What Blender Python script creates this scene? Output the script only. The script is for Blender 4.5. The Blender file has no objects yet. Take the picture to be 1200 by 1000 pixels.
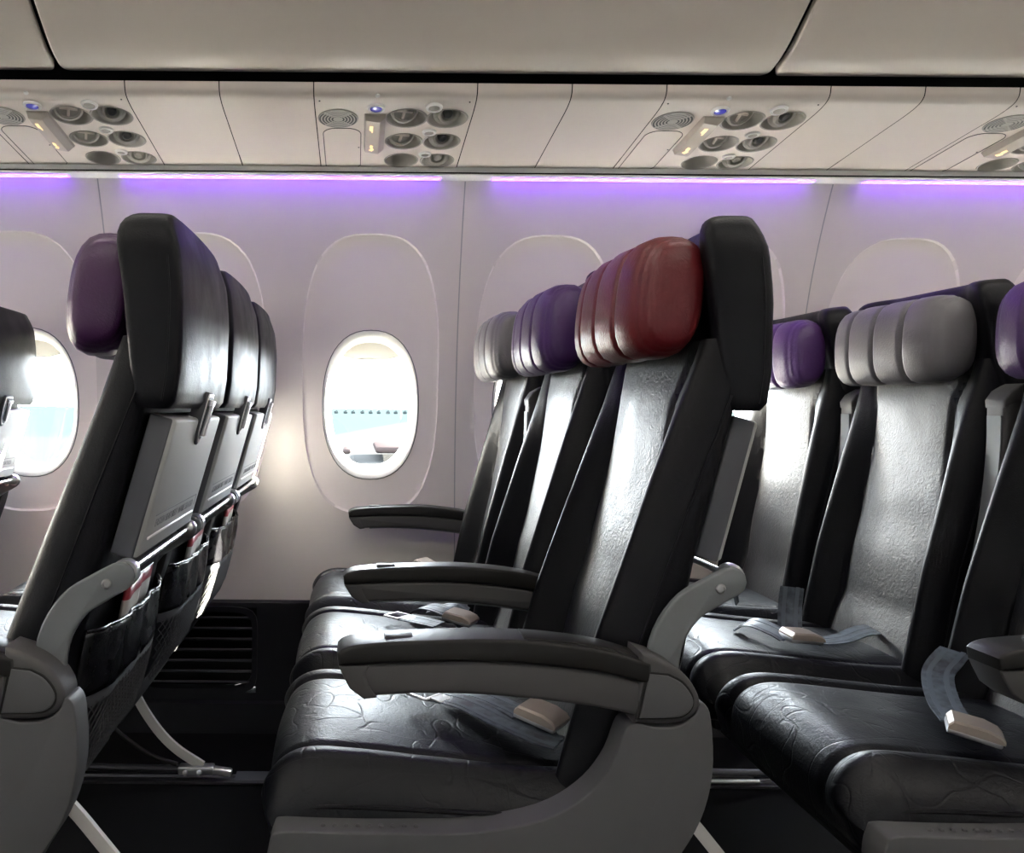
import bpy, bmesh, math, random
import numpy as np
from mathutils import Vector, Matrix

random.seed(7)
R = math.radians
C = bpy.context.scene.collection
S = bpy.context.scene

# ------------------------------------------------------------------ camera
cam_d = bpy.data.cameras.new('camera')
cam = bpy.data.objects.new('camera', cam_d)
C.objects.link(cam)
cam.location = (0.0, 0.0, 0.95)
cam.rotation_euler = (R(90), R(-0.45), 0)
cam_d.sensor_width = 36.0
cam_d.lens = 36.0 * 970 / 1200
cam_d.shift_x = (600 - 418) / 1200
cam_d.shift_y = -(500 - 478) / 1200
cam_d.clip_start = 0.02
cam_d.clip_end = 4000
S.camera = cam

# ------------------------------------------------------------------ world, sun, exposure
w = bpy.data.worlds.new('sky')
S.world = w
w.use_nodes = True
wn = w.node_tree
wn.nodes['Background'].inputs['Color'].default_value = (0.84, 0.93, 1.0, 1)
wn.nodes['Background'].inputs['Strength'].default_value = 12.0

sun_d = bpy.data.lights.new('sun', 'SUN')
sun_d.energy = 72.0
sun_d.angle = R(0.6)
sun_d.color = (1.0, 0.93, 0.80)
sun = bpy.data.objects.new('sun', sun_d)
C.objects.link(sun)
sun.rotation_euler = Vector((-0.80, -0.42, -0.43)).to_track_quat('-Z', 'Y').to_euler()

S.view_settings.view_transform = 'Standard'
S.view_settings.look = 'None'
S.view_settings.gamma = 1.0
S.view_settings.use_curve_mapping = False
S.view_settings.exposure = 2.25

# ------------------------------------------------------------------ helpers
def tag(o, label=None, cat=None, group=None, kind=None):
    if label: o['label'] = label
    if cat: o['category'] = cat
    if group: o['group'] = group
    if kind: o['kind'] = kind
    return o

def empty(name, loc=(0, 0, 0)):
    o = bpy.data.objects.new(name, None)
    o.empty_display_size = 0.05
    C.objects.link(o)
    o.location = loc
    return o

def finish(name, me, mat, parent=None, loc=None, smooth=40):
    if mat is not None:
        me.materials.append(mat)
    if smooth:
        for p in me.polygons:
            p.use_smooth = True
        me.set_sharp_from_angle(angle=R(smooth))
    o = bpy.data.objects.new(name, me)
    C.objects.link(o)
    if parent is not None:
        o.parent = parent
    if loc is not None:
        o.location = loc
    return o

def mesh(name, verts, faces, mat, parent=None, loc=None, smooth=40, fix=True):
    me = bpy.data.meshes.new(name)
    me.from_pydata([tuple(v) for v in verts], [], faces)
    if fix:
        bm = bmesh.new(); bm.from_mesh(me)
        bmesh.ops.recalc_face_normals(bm, faces=bm.faces)
        bm.to_mesh(me); bm.free()
    me.update()
    return finish(name, me, mat, parent, loc, smooth)

def from_bm(name, bm, mat, parent=None, loc=None, smooth=40):
    bmesh.ops.recalc_face_normals(bm, faces=bm.faces)
    me = bpy.data.meshes.new(name)
    bm.to_mesh(me); bm.free()
    return finish(name, me, mat, parent, loc, smooth)

def loft_data(rings, closed_ring=True, caps=True, closed_loft=False):
    n = len(rings[0]); V = []; F = []
    for r in rings: V.extend(r)
    m = len(rings)
    for i in range(m if closed_loft else m - 1):
        a = i * n; b = ((i + 1) % m) * n
        for j in range(n if closed_ring else n - 1):
            k = (j + 1) % n
            F.append((a + j, a + k, b + k, b + j))
    if caps and closed_ring and not closed_loft:
        F.append(tuple(range(n))[::-1]); F.append(tuple(range((m - 1) * n, m * n)))
    return V, F

def loft(name, rings, mat, parent=None, loc=None, smooth=45, **kw):
    V, F = loft_data(rings, **kw)
    return mesh(name, V, F, mat, parent, loc, smooth)

def bm_prism(bm, outline, u0, u1, bevel=0.0, seg=3, axis='y'):
    """outline in (x,z) extruded along y (or (x,y) along z, or (y,z) along x)"""
    def P(p, t):
        if axis == 'y': return (p[0], t, p[1])
        if axis == 'z': return (p[0], p[1], t)
        return (t, p[0], p[1])
    a = [bm.verts.new(P(p, u0)) for p in outline]
    b = [bm.verts.new(P(p, u1)) for p in outline]
    fs = [bm.faces.new(a), bm.faces.new(b[::-1])]
    n = len(a)
    for i in range(n):
        fs.append(bm.faces.new((a[i], b[i], b[(i + 1) % n], a[(i + 1) % n])))
    bmesh.ops.recalc_face_normals(bm, faces=fs)
    if bevel > 0:
        es = list(fs[0].edges) + list(fs[1].edges)
        bmesh.ops.bevel(bm, geom=es, offset=bevel, offset_type='OFFSET', segments=seg, profile=0.5, affect='EDGES', clamp_overlap=True)

def prism(name, outline, u0, u1, mat, parent=None, bevel=0.0, seg=3, axis='y', loc=None, smooth=40):
    bm = bmesh.new()
    bm_prism(bm, outline, u0, u1, bevel, seg, axis)
    return from_bm(name, bm, mat, parent, loc, smooth)

def bm_box(bm, c, s, bevel=0.0, seg=2, rot=None):
    M = Matrix.Translation(Vector(c))
    if rot is not None: M = M @ rot.to_4x4()
    M = M @ Matrix.Diagonal((s[0], s[1], s[2], 1))
    r = bmesh.ops.create_cube(bm, size=1.0, matrix=M)
    if bevel > 0:
        es = list({e for v in r['verts'] for e in v.link_edges})
        bmesh.ops.bevel(bm, geom=es, offset=bevel, segments=seg, profile=0.5, affect='EDGES', clamp_overlap=True)

def box(name, c, s, mat, parent=None, bevel=0.0, seg=2, rot=None, loc=None, smooth=40):
    bm = bmesh.new(); bm_box(bm, c, s, bevel, seg, rot)
    return from_bm(name, bm, mat, parent, loc, smooth)

def tube_rings(pts, r, n=10):
    pts = [Vector(p) for p in pts]; rings = []
    up = None
    for i, p in enumerate(pts):
        t = (pts[min(i + 1, len(pts) - 1)] - pts[max(i - 1, 0)]).normalized()
        if up is None:
            up = Vector((0, 0, 1)) if abs(t.z) < 0.9 else Vector((1, 0, 0))
        a = t.cross(up).normalized(); b = t.cross(a).normalized()
        up = -b if b.dot(up) < 0 else b
        b = up - t * up.dot(t); b.normalize(); a = t.cross(b)
        rr = r[i] if isinstance(r, (list, tuple)) else r
        rings.append([tuple(p + (a * math.cos(2 * math.pi * k / n) + b * math.sin(2 * math.pi * k / n)) * rr) for k in range(n)])
    return rings

def tube(name, pts, r, mat, parent=None, n=10, loc=None):
    return loft(name, tube_rings(pts, r, n), mat, parent, loc, 50)

def lathe(name, prof, center, axis, mat, parent=None, n=24, loc=None, smooth=40):
    """prof = [(radius, height along axis)]"""
    ax = Vector(axis).normalized()
    h = Vector((1, 0, 0)) if abs(ax.x) < 0.9 else Vector((0, 1, 0))
    a = ax.cross(h).normalized(); b = ax.cross(a)
    c = Vector(center)
    rings = [[tuple(c + ax * z + (a * math.cos(2 * math.pi * k / n) + b * math.sin(2 * math.pi * k / n)) * max(r, 1e-5)) for k in range(n)] for r, z in prof]
    return loft(name, rings, mat, parent, loc, smooth, caps=False)

def spline(pts, n):
    """Catmull-Rom through points"""
    P = [np.array(p, float) for p in pts]
    P = [2 * P[0] - P[1]] + P + [2 * P[-1] - P[-2]]
    out = []
    m = len(P) - 3
    for i in range(n):
        t = i / (n - 1) * m
        k = min(int(t), m - 1); f = t - k
        p0, p1, p2, p3 = P[k], P[k + 1], P[k + 2], P[k + 3]
        out.append(tuple(0.5 * ((2 * p1) + (-p0 + p2) * f + (2 * p0 - 5 * p1 + 4 * p2 - p3) * f * f + (-p0 + 3 * p1 - 3 * p2 + p3) * f ** 3)))
    return out

def sm(t):
    t = max(0.0, min(1.0, t)); return t * t * (3 - 2 * t)

def ribbon(name, pts, wdir, width, thick, mat, parent=None, loc=None, n=24):
    """strap following pts; wdir one width direction or a list of them"""
    P = spline(pts, n)
    if isinstance(wdir, list):
        W = spline(wdir, n)
    else:
        W = [wdir] * n
    rings = []
    for i, p in enumerate(P):
        p = Vector(p)
        t = (Vector(P[min(i + 1, n - 1)]) - Vector(P[max(i - 1, 0)])).normalized()
        wv = Vector(W[i]); wv = (wv - t * wv.dot(t)).normalized()
        nn = t.cross(wv).normalized()
        ring = []
        for k in range(7):
            s = (k / 6 - 0.5)
            ring.append(tuple(p + wv * width * s + nn * thick * 0.5))
        for k in range(6, -1, -1):
            s = (k / 6 - 0.5)
            ring.append(tuple(p + wv * width * s - nn * thick * 0.5))
        rings.append(ring)
    return loft(name, rings, mat, parent, loc, 40)

def sellipse(a, b, n, th):
    c, s = math.cos(th), math.sin(th)
    r = (abs(c / a) ** n + abs(s / b) ** n) ** (-1.0 / n)
    return r * c, r * s

def dup(o, parent=None):
    c = o.copy(); C.objects.link(c); c.parent = parent
    for ch in list(o.children):
        dup(ch, c)
    return c

# ------------------------------------------------------------------ materials
M = {}
def mat(name, col, rough=0.5, spec=0.5, metal=0.0, bump=None, var=0.0, emit=None, estr=0.0, coat=0.0, scale=60.0, sheen=0.0):
    m = bpy.data.materials.new(name); m.use_nodes = True
    nt = m.node_tree; b = nt.nodes['Principled BSDF']
    b.inputs['Base Color'].default_value = (*col, 1)
    b.inputs['Roughness'].default_value = rough
    b.inputs['Specular IOR Level'].default_value = spec
    b.inputs['Metallic'].default_value = metal
    b.inputs['Coat Weight'].default_value = coat
    if sheen:
        b.inputs['Sheen Weight'].default_value = sheen
    if emit:
        b.inputs['Emission Color'].default_value = (*emit, 1)
        b.inputs['Emission Strength'].default_value = estr
    tc = nt.nodes.new('ShaderNodeTexCoord')
    if var > 0:
        nz = nt.nodes.new('ShaderNodeTexNoise'); nz.inputs['Scale'].default_value = scale * 0.2
        nz.inputs['Detail'].default_value = 6
        nt.links.new(tc.outputs['Object'], nz.inputs['Vector'])
        mr = nt.nodes.new('ShaderNodeMapRange')
        mr.inputs['From Min'].default_value = 0.3; mr.inputs['From Max'].default_value = 0.7
        mr.inputs['To Min'].default_value = max(0.02, rough - var); mr.inputs['To Max'].default_value = min(1, rough + var)
        nt.links.new(nz.outputs['Fac'], mr.inputs['Value'])
        nt.links.new(mr.outputs['Result'], b.inputs['Roughness'])
    if bump:
        nz = nt.nodes.new('ShaderNodeTexNoise'); nz.inputs['Scale'].default_value = scale
        nz.inputs['Detail'].default_value = 4
        nt.links.new(tc.outputs['Object'], nz.inputs['Vector'])
        bp = nt.nodes.new('ShaderNodeBump'); bp.inputs['Strength'].default_value = bump
        bp.inputs['Distance'].default_value = 0.002
        nt.links.new(nz.outputs['Fac'], bp.inputs['Height'])
        nt.links.new(bp.outputs['Normal'], b.inputs['Normal'])
    M[name] = m
    return m

def leather(name, col, rough=0.36, wrinkle=0.5, crease=0.0, grain=0.25, spec=0.5):
    m = bpy.data.materials.new(name); m.use_nodes = True
    nt = m.node_tree; b = nt.nodes['Principled BSDF']; L = nt.links.new
    b.inputs['Base Color'].default_value = (*col, 1)
    b.inputs['Specular IOR Level'].default_value = spec
    tc = nt.nodes.new('ShaderNodeTexCoord')
    oi = nt.nodes.new('ShaderNodeObjectInfo')
    ad = nt.nodes.new('ShaderNodeVectorMath'); ad.operation = 'ADD'
    L(tc.outputs['Object'], ad.inputs[0])
    sc_ = nt.nodes.new('ShaderNodeVectorMath'); sc_.operation = 'SCALE'; sc_.inputs['Scale'].default_value = 7.0
    cb = nt.nodes.new('ShaderNodeCombineXYZ')
    L(oi.outputs['Random'], cb.inputs[0]); L(oi.outputs['Random'], cb.inputs[1])
    L(cb.outputs[0], sc_.inputs[0]); L(sc_.outputs[0], ad.inputs[1])
    vec = ad.outputs[0]
    nz = nt.nodes.new('ShaderNodeTexNoise'); nz.inputs['Scale'].default_value = 14; nz.inputs['Detail'].default_value = 5
    L(vec, nz.inputs['Vector'])
    mr = nt.nodes.new('ShaderNodeMapRange'); mr.inputs['From Min'].default_value = 0.3; mr.inputs['From Max'].default_value = 0.7
    mr.inputs['To Min'].default_value = rough - 0.06; mr.inputs['To Max'].default_value = rough + 0.08
    L(nz.outputs['Fac'], mr.inputs['Value']); L(mr.outputs['Result'], b.inputs['Roughness'])
    # fine grain
    v = nt.nodes.new('ShaderNodeTexVoronoi'); v.inputs['Scale'].default_value = 420
    L(vec, v.inputs['Vector'])
    b1 = nt.nodes.new('ShaderNodeBump'); b1.inputs['Strength'].default_value = grain; b1.inputs['Distance'].default_value = 0.0006
    L(v.outputs['Distance'], b1.inputs['Height'])
    # stretched wrinkles
    nw = nt.nodes.new('ShaderNodeTexNoise'); nw.inputs['Scale'].default_value = 95; nw.inputs['Detail'].default_value = 6
    nw.inputs['Distortion'].default_value = 1.4
    L(vec, nw.inputs['Vector'])
    b2 = nt.nodes.new('ShaderNodeBump'); b2.inputs['Strength'].default_value = wrinkle; b2.inputs['Distance'].default_value = 0.004
    L(nw.outputs['Fac'], b2.inputs['Height']); L(b1.outputs['Normal'], b2.inputs['Normal'])
    last = b2
    if crease > 0:
        # meandering sit-in creases: thin lines where a smooth noise crosses its middle value
        acc = None
        for k_, (sx, sy) in enumerate(((1.0, 2.2), (2.4, 0.9))):
            mp = nt.nodes.new('ShaderNodeMapping'); mp.inputs['Scale'].default_value = (sx, sy, 1.0); mp.inputs['Location'].default_value = (3.1 * k_, 1.7 * k_, 0)
            L(vec, mp.inputs['Vector'])
            nd = nt.nodes.new('ShaderNodeTexNoise'); nd.inputs['Scale'].default_value = 7.5; nd.inputs['Detail'].default_value = 1.0
            L(mp.outputs[0], nd.inputs['Vector'])
            sb = nt.nodes.new('ShaderNodeMath'); sb.operation = 'SUBTRACT'; sb.inputs[1].default_value = 0.5; L(nd.outputs['Fac'], sb.inputs[0])
            ab = nt.nodes.new('ShaderNodeMath'); ab.operation = 'ABSOLUTE'; L(sb.outputs[0], ab.inputs[0])
            rg = nt.nodes.new('ShaderNodeMapRange'); rg.inputs['From Max'].default_value = 0.014; L(ab.outputs[0], rg.inputs['Value'])
            if acc is None: acc = rg.outputs['Result']
            else:
                mn = nt.nodes.new('ShaderNodeMath'); mn.operation = 'MULTIPLY'; L(acc, mn.inputs[0]); L(rg.outputs['Result'], mn.inputs[1]); acc = mn.outputs[0]
        b3 = nt.nodes.new('ShaderNodeBump'); b3.inputs['Strength'].default_value = crease; b3.inputs['Distance'].default_value = 0.004
        L(acc, b3.inputs['Height']); L(b2.outputs['Normal'], b3.inputs['Normal'])
        last = b3
    L(last.outputs['Normal'], b.inputs['Normal'])
    M[name] = m
    return m

leather('leather', (0.0042, 0.0042, 0.006), 0.42, 0.08, 0, spec=0.20)
leather('leather_panel_sheen', (0.014, 0.014, 0.016), 0.40, 0.26, 0.0, spec=0.44)
leather('leather_seat', (0.0035, 0.0039, 0.0062), 0.40, 0.16, 0.20, spec=0.32)
leather('leather_red', (0.125, 0.009, 0.012), 0.38, 0.2)
leather('leather_purple', (0.066, 0.024, 0.118), 0.38, 0.2)
leather('leather_plum', (0.060, 0.016, 0.070), 0.38, 0.2)
leather('leather_grey', (0.145, 0.138, 0.145), 0.42, 0.15)
leather('pocket_leather', (0.005, 0.005, 0.006), 0.26, 0.25)
mat('tray_grey', (0.38, 0.385, 0.375), 0.5, 0.4, bump=0.06, scale=500)
mat('tray_edge', (0.085, 0.088, 0.10), 0.55, 0.4)
mat('shell_grey', (0.098, 0.098, 0.101), 0.55, 0.4, bump=0.12, scale=900)
mat('arm_grey', (0.076, 0.073, 0.073), 0.5, 0.4, bump=0.08, scale=900)
mat('pad_dark', (0.014, 0.013, 0.012), 0.42, 0.3, bump=0.1, scale=700)
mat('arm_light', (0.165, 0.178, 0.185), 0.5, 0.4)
mat('metal_light', (0.72, 0.72, 0.73), 0.28, 0.5, metal=0.9)
mat('metal_dark', (0.10, 0.10, 0.11), 0.35, 0.5, metal=0.8)
mat('black_plastic', (0.012, 0.012, 0.013), 0.5, 0.4)
mat('strut_white', (0.62, 0.61, 0.58), 0.45)
mat('bin_white', (0.61, 0.555, 0.49), 0.36, 0.5)
mat('psu_white', (0.68, 0.615, 0.555), 0.42, 0.5)
mat('cup_grey', (0.34, 0.32, 0.29), 0.5)
mat('cup_dark', (0.03, 0.03, 0.03), 0.5)
mat('trim_white', (0.75, 0.74, 0.72), 0.4)
mat('gap_black', (0.006, 0.006, 0.006), 0.8, 0.1)
mat('surround_lit', (0.86, 0.80, 0.765), 0.5, 0.35)
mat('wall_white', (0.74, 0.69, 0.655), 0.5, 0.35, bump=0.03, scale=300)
mat('window_white', (0.74, 0.73, 0.70), 0.45)
mat('ceiling_white', (0.66, 0.65, 0.63), 0.6)
mat('dado_dark', (0.012, 0.012, 0.015), 0.55, 0.3)
mat('carpet', (0.004, 0.004, 0.0045), 0.95, 0.1, bump=0.6, scale=700)
mat('steel', (0.45, 0.45, 0.44), 0.3, metal=0.9)
mat('blue_button', (0.03, 0.03, 0.20), 0.15, emit=(0.12, 0.12, 0.9), estr=0.04)
mat('sign_lens', (0.42, 0.38, 0.33), 0.3)
mat('sign_glow', (0.9, 0.7, 0.4), 0.4, emit=(1.0, 0.72, 0.38), estr=0.22)
mat('led_violet', (0.6, 0.4, 0.9), 0.4, emit=(0.24, 0.042, 1.0), estr=2.6)
mat('ceiling_lamp', (0.9, 0.9, 0.9), 0.4, emit=(1.0, 0.955, 0.90), estr=4.4)
mat('card_white', (0.62, 0.60, 0.56), 0.4)
mat('card_red', (0.30, 0.02, 0.035), 0.4)
mat('elastic', (0.075, 0.078, 0.085), 0.7)
mat('net_black', (0.05, 0.05, 0.053), 0.6)
mat('net_back', (0.006, 0.006, 0.007), 0.8)
mat('buckle_tan', (0.42, 0.36, 0.31), 0.38, metal=0.35)
mat('text_grey', (0.16, 0.165, 0.17), 0.6)
mat('concrete', (0.01126, 0.01250, 0.01276), 0.8, 0.0)
mat('water', (0.00924, 0.01232, 0.01276), 0.6, 0.0)
mat('wing_white', (0.01320, 0.01355, 0.01373), 0.5, 0.0)
mat('wing_line', (0.00836, 0.00862, 0.00898), 0.6, 0.0)
mat('signal_red', (0.01452, 0.01162, 0.01162), 0.6, 0.0)
mat('speck_grey', (0.00880, 0.01126, 0.01162), 0.7, 0.0)

# striped webbing
def webbing():
    m = bpy.data.materials.new('webbing'); m.use_nodes = True
    nt = m.node_tree; b = nt.nodes['Principled BSDF']; L = nt.links.new
    b.inputs['Roughness'].default_value = 0.45
    tc = nt.nodes.new('ShaderNodeTexCoord')
    wv = nt.nodes.new('ShaderNodeTexNoise'); wv.inputs['Scale'].default_value = 60
    L(tc.outputs['Object'], wv.inputs['Vector'])
    cr = nt.nodes.new('ShaderNodeValToRGB')
    cr.color_ramp.elements[0].position = 0.35; cr.color_ramp.elements[0].color = (0.035, 0.042, 0.055, 1)
    cr.color_ramp.elements[1].position = 0.7; cr.color_ramp.elements[1].color = (0.10, 0.125, 0.15, 1)
    L(wv.outputs['Fac'], cr.inputs['Fac']); L(cr.outputs['Color'], b.inputs['Base Color'])
    M['webbing'] = m
webbing()
mat('webbing_stripe', (0.09, 0.11, 0.135), 0.5)

# clear pane: mostly see-through with a faint reflection
def pane_mat():
    m = bpy.data.materials.new('pane'); m.use_nodes = True
    nt = m.node_tree; nt.nodes.clear()
    o = nt.nodes.new('ShaderNodeOutputMaterial'); mx = nt.nodes.new('ShaderNodeMixShader')
    t = nt.nodes.new('ShaderNodeBsdfTransparent'); g = nt.nodes.new('ShaderNodeBsdfGlossy')
    t.inputs['Color'].default_value = (0.95, 0.96, 0.96, 1); g.inputs['Roughness'].default_value = 0.02
    mx.inputs['Fac'].default_value = 0.06
    nt.links.new(t.outputs[0], mx.inputs[1]); nt.links.new(g.outputs[0], mx.inputs[2]); nt.links.new(mx.outputs[0], o.inputs[0])
    M['pane'] = m
pane_mat()
def shade_mat():
    m = bpy.data.materials.new('shade'); m.use_nodes = True
    nt = m.node_tree; b = nt.nodes['Principled BSDF']; b.inputs['Base Color'].default_value = (0.74, 0.72, 0.68, 1); b.inputs['Roughness'].default_value = 0.5
    t = nt.nodes.new('ShaderNodeBsdfTranslucent'); t.inputs['Color'].default_value = (0.60, 0.57, 0.52, 1)
    mx = nt.nodes.new('ShaderNodeMixShader'); mx.inputs['Fac'].default_value = 0.4
    nt.links.new(b.outputs[0], mx.inputs[1]); nt.links.new(t.outputs[0], mx.inputs[2]); nt.links.new(mx.outputs[0], nt.nodes['Material Output'].inputs[0])
    M['shade'] = m
shade_mat()

# ================================================================== the setting
WZ = [0.37, 0.60, 0.95, 1.20, 1.45, 1.60]
WY = [2.455, 2.475, 2.47, 2.43, 2.345, 2.275]
_wp = np.polyfit(WZ, WY, 4)
def wall_y(z): return float(np.polyval(_wp, z))
MID = 0.705            # cabin centre line
PITCH = 0.508
XW0 = 0.041            # a window centre
Z0, Z1 = 0.375, 1.585
OVZ = 1.04
WNZ = 0.957

def wall_cell(bmv, bmf, xc):
    base = len(bmv)
    hw = PITCH / 2 - 0.0
    th = [2 * math.pi * k / 96 for k in range(96)]
    for cx, cz in ((hw, Z1 - OVZ), (-hw, Z1 - OVZ), (-hw, Z0 - OVZ), (hw, Z0 - OVZ)):
        th.append(math.atan2(cz, cx) % (2 * math.pi))
    th = sorted(th); n = len(th)
    rings = []
    hole = [(xc + sellipse(0.1435, 0.222, 2.35, t)[0], WNZ + sellipse(0.1435, 0.222, 2.35, t)[1], 0.007) for t in th]
    ov = [(xc + sellipse(0.201, 0.402, 2.9, t)[0], OVZ + sellipse(0.201, 0.402, 2.9, t)[1]) for t in th]
    def edge(t):
        c, s = math.cos(t), math.sin(t)
        k = 1e9
        if c > 1e-9: k = min(k, hw / c)
        if c < -1e-9: k = min(k, -hw / c)
        if s > 1e-9: k = min(k, (Z1 - OVZ) / s)
        if s < -1e-9: k = min(k, (Z0 - OVZ) / s)
        return xc + k * c, OVZ + k * s
    ed = [edge(t) for t in th]
    rings.append(hole)
    for f in (0.25, 0.5, 0.75, 0.97):
        rings.append([(h[0] + (o[0] - h[0]) * f, h[1] + (o[1] - h[1]) * f, 0.007) for h, o in zip(hole, ov)])
    rings.append([(o[0], o[1], 0.0065) for o in ov])
    rings.append([(o[0] + (e[0] - o[0]) * 0.035, o[1] + (e[1] - o[1]) * 0.02, 0.0) for o, e in zip(ov, ed)])
    for f in (0.1, 0.3, 0.55, 0.8, 1.0):
        rings.append([(o[0] + (e[0] - o[0]) * f, o[1] + (e[1] - o[1]) * f, 0.0) for o, e in zip(ov, ed)])
    for r in rings:
        for x, z, d in r:
            bmv.append((x, wall_y(z) + d, z))
    for i in range(len(rings) - 1):
        for j in range(n):
            k = (j + 1) % n
            bmf.append((base + i * n + j, base + i * n + k, base + (i + 1) * n + k, base + (i + 1) * n + j))

wall = empty('wall_window', (0, 0, 0)); tag(wall, kind='structure')
proto_panel = None
seams = []
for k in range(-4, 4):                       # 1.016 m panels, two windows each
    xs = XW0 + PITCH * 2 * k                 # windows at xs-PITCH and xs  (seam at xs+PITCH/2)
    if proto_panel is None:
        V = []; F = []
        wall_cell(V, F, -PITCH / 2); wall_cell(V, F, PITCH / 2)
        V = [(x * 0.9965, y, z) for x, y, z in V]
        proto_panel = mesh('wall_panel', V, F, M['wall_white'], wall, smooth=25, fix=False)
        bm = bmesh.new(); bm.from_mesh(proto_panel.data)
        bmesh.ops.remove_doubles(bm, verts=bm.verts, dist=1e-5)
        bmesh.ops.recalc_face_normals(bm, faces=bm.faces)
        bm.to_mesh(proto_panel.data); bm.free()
        proto_panel.data.materials.append(M['surround_lit'])  # oval faces get a lighter colour for how their angle catches light
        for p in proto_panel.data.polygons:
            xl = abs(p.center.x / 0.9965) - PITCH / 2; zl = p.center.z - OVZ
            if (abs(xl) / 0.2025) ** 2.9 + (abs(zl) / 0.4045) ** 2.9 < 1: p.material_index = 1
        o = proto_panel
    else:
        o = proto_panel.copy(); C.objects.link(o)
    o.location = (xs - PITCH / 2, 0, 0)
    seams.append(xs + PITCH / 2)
# joint strips behind the gaps
zs = np.linspace(Z0, Z1, 14)
V = []; F = []
for z in zs: V += [(-0.05, wall_y(z) + 0.005, z), (0.05, wall_y(z) + 0.005, z)]
for i in range(13): F.append((2 * i, 2 * i + 1, 2 * i + 3, 2 * i + 2))
js = mesh('panel_joint', V, F, M['tray_grey'], wall)
js.location.x = seams[0]
for s in seams[1:]:
    c = js.copy(); C.objects.link(c); c.location.x = s
XA, XB = -4.6, 3.25
# far side of the cabin, behind the photographer
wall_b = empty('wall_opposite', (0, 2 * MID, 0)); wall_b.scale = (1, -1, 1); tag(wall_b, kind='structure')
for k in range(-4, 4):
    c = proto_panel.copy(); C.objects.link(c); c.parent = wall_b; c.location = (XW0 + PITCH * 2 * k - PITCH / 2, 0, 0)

# ---------------- windows
def window_parts(root):
    yb = wall_y(WNZ) + 0.007
    N = 64
    th = [2 * math.pi * k / N for k in range(N)]
    def ring(a, b, n, dy, follow=True):
        out = []
        for t in th:
            x, z = sellipse(a, b, n, t)
            y = (wall_y(WNZ + z) + 0.007 if follow else yb) + dy
            out.append((x, y, WNZ + z))
        return out
    rings = [ring(0.1445, 0.223, 2.35, 0.004), ring(0.1425, 0.221, 2.35, -0.001), ring(0.141, 0.2195, 2.35, -0.0025), ring(0.136, 0.2125, 2.35, -0.001),
             ring(0.131, 0.202, 2.33, 0.004), ring(0.1275, 0.1965, 2.3, 0.009), ring(0.1262, 0.194, 2.3, 0.016), ring(0.125, 0.191, 2.3, 0.050),
             ring(0.1205, 0.187, 2.3, 0.052), ring(0.1205, 0.187, 2.3, 0.10)]
    gk = ring(0.1432, 0.2217, 2.35, -0.0005); tube('frame_gap_shadow', gk + gk[:1], 0.0014, M['tray_edge'], root, 6)  # dark bead stands in for the gap shadow around the frame
    V, F = loft_data(rings, caps=False)
    mesh('window_frame', V, F, M['window_white'], root, smooth=35)
    V = ring(0.124, 0.190, 2.3, 0.0505, True)
    mesh('pane', V, [tuple(range(N))], M['pane'], root, smooth=0)
    # pulled-up shade with its grip showing under the top of the frame
    pts = [t for t in np.linspace(R(60), R(120), 20)]
    top = [sellipse(0.1235, 0.1895, 2.3, t) for t in pts]
    zl = top[0][1]
    bot = [(x, zl - 0.006 - 0.010 * (1 - (x / 0.07) ** 2)) for x, z in top]
    out = [(x, z + WNZ) for x, z in top] + [(x, z + WNZ) for x, z in bot[::-1]]
    yy = wall_y(WNZ + 0.17) + 0.044
    sh = prism('window_shade', out, yy, yy + 0.006, M['shade'], root, smooth=30)
    box('shade_grip', (0, yy - 0.003, WNZ + zl - 0.008), (0.075, 0.008, 0.006), M['window_white'], sh, 0.002)

wi = 0
win_proto = None
blind0 = None
for k in range(-8, 8):
    xc = XW0 + PITCH * k
    for side in (0, 1):
        wi += 1
        if win_proto is None:
            win_proto = empty('window_%d' % wi, (xc, 0, 0)); window_parts(win_proto); o = win_proto
        else:
            o = dup(win_proto); o.name = 'window_%d' % wi; o.location = (xc, 0, 0)
        if side == 1:
            o.location = (xc, 2 * MID, 0); o.scale = (1, -1, 1)
        tag(o, kind='structure')
        if side == 1:  # unseen blinds added to cut daylight from the far side
            if blind0 is None:
                th_ = [2 * math.pi * q / 48 for q in range(48)]
                oval = [(sellipse(0.126, 0.193, 2.3, t)[0], WNZ + sellipse(0.126, 0.193, 2.3, t)[1]) for t in th_]
                blind0 = prism('added_blind', oval, wall_y(WNZ) + 0.040, wall_y(WNZ) + 0.046, M['window_white'], o)
            else:
                c = blind0.copy(); C.objects.link(c); c.parent = o
            continue
        pd = bpy.data.lights.new('window_portal', 'AREA'); pd.shape = 'RECTANGLE'; pd.size = 0.26; pd.size_y = 0.40
        pd.cycles.is_portal = True
        po = bpy.data.objects.new('window_portal', pd); C.objects.link(po)
        y = wall_y(WNZ) + 0.115
        po.location = (xc, y if side == 0 else 2 * MID - y, WNZ)
        po.rotation_euler = (R(-90) if side == 0 else R(90), 0, 0)

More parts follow.
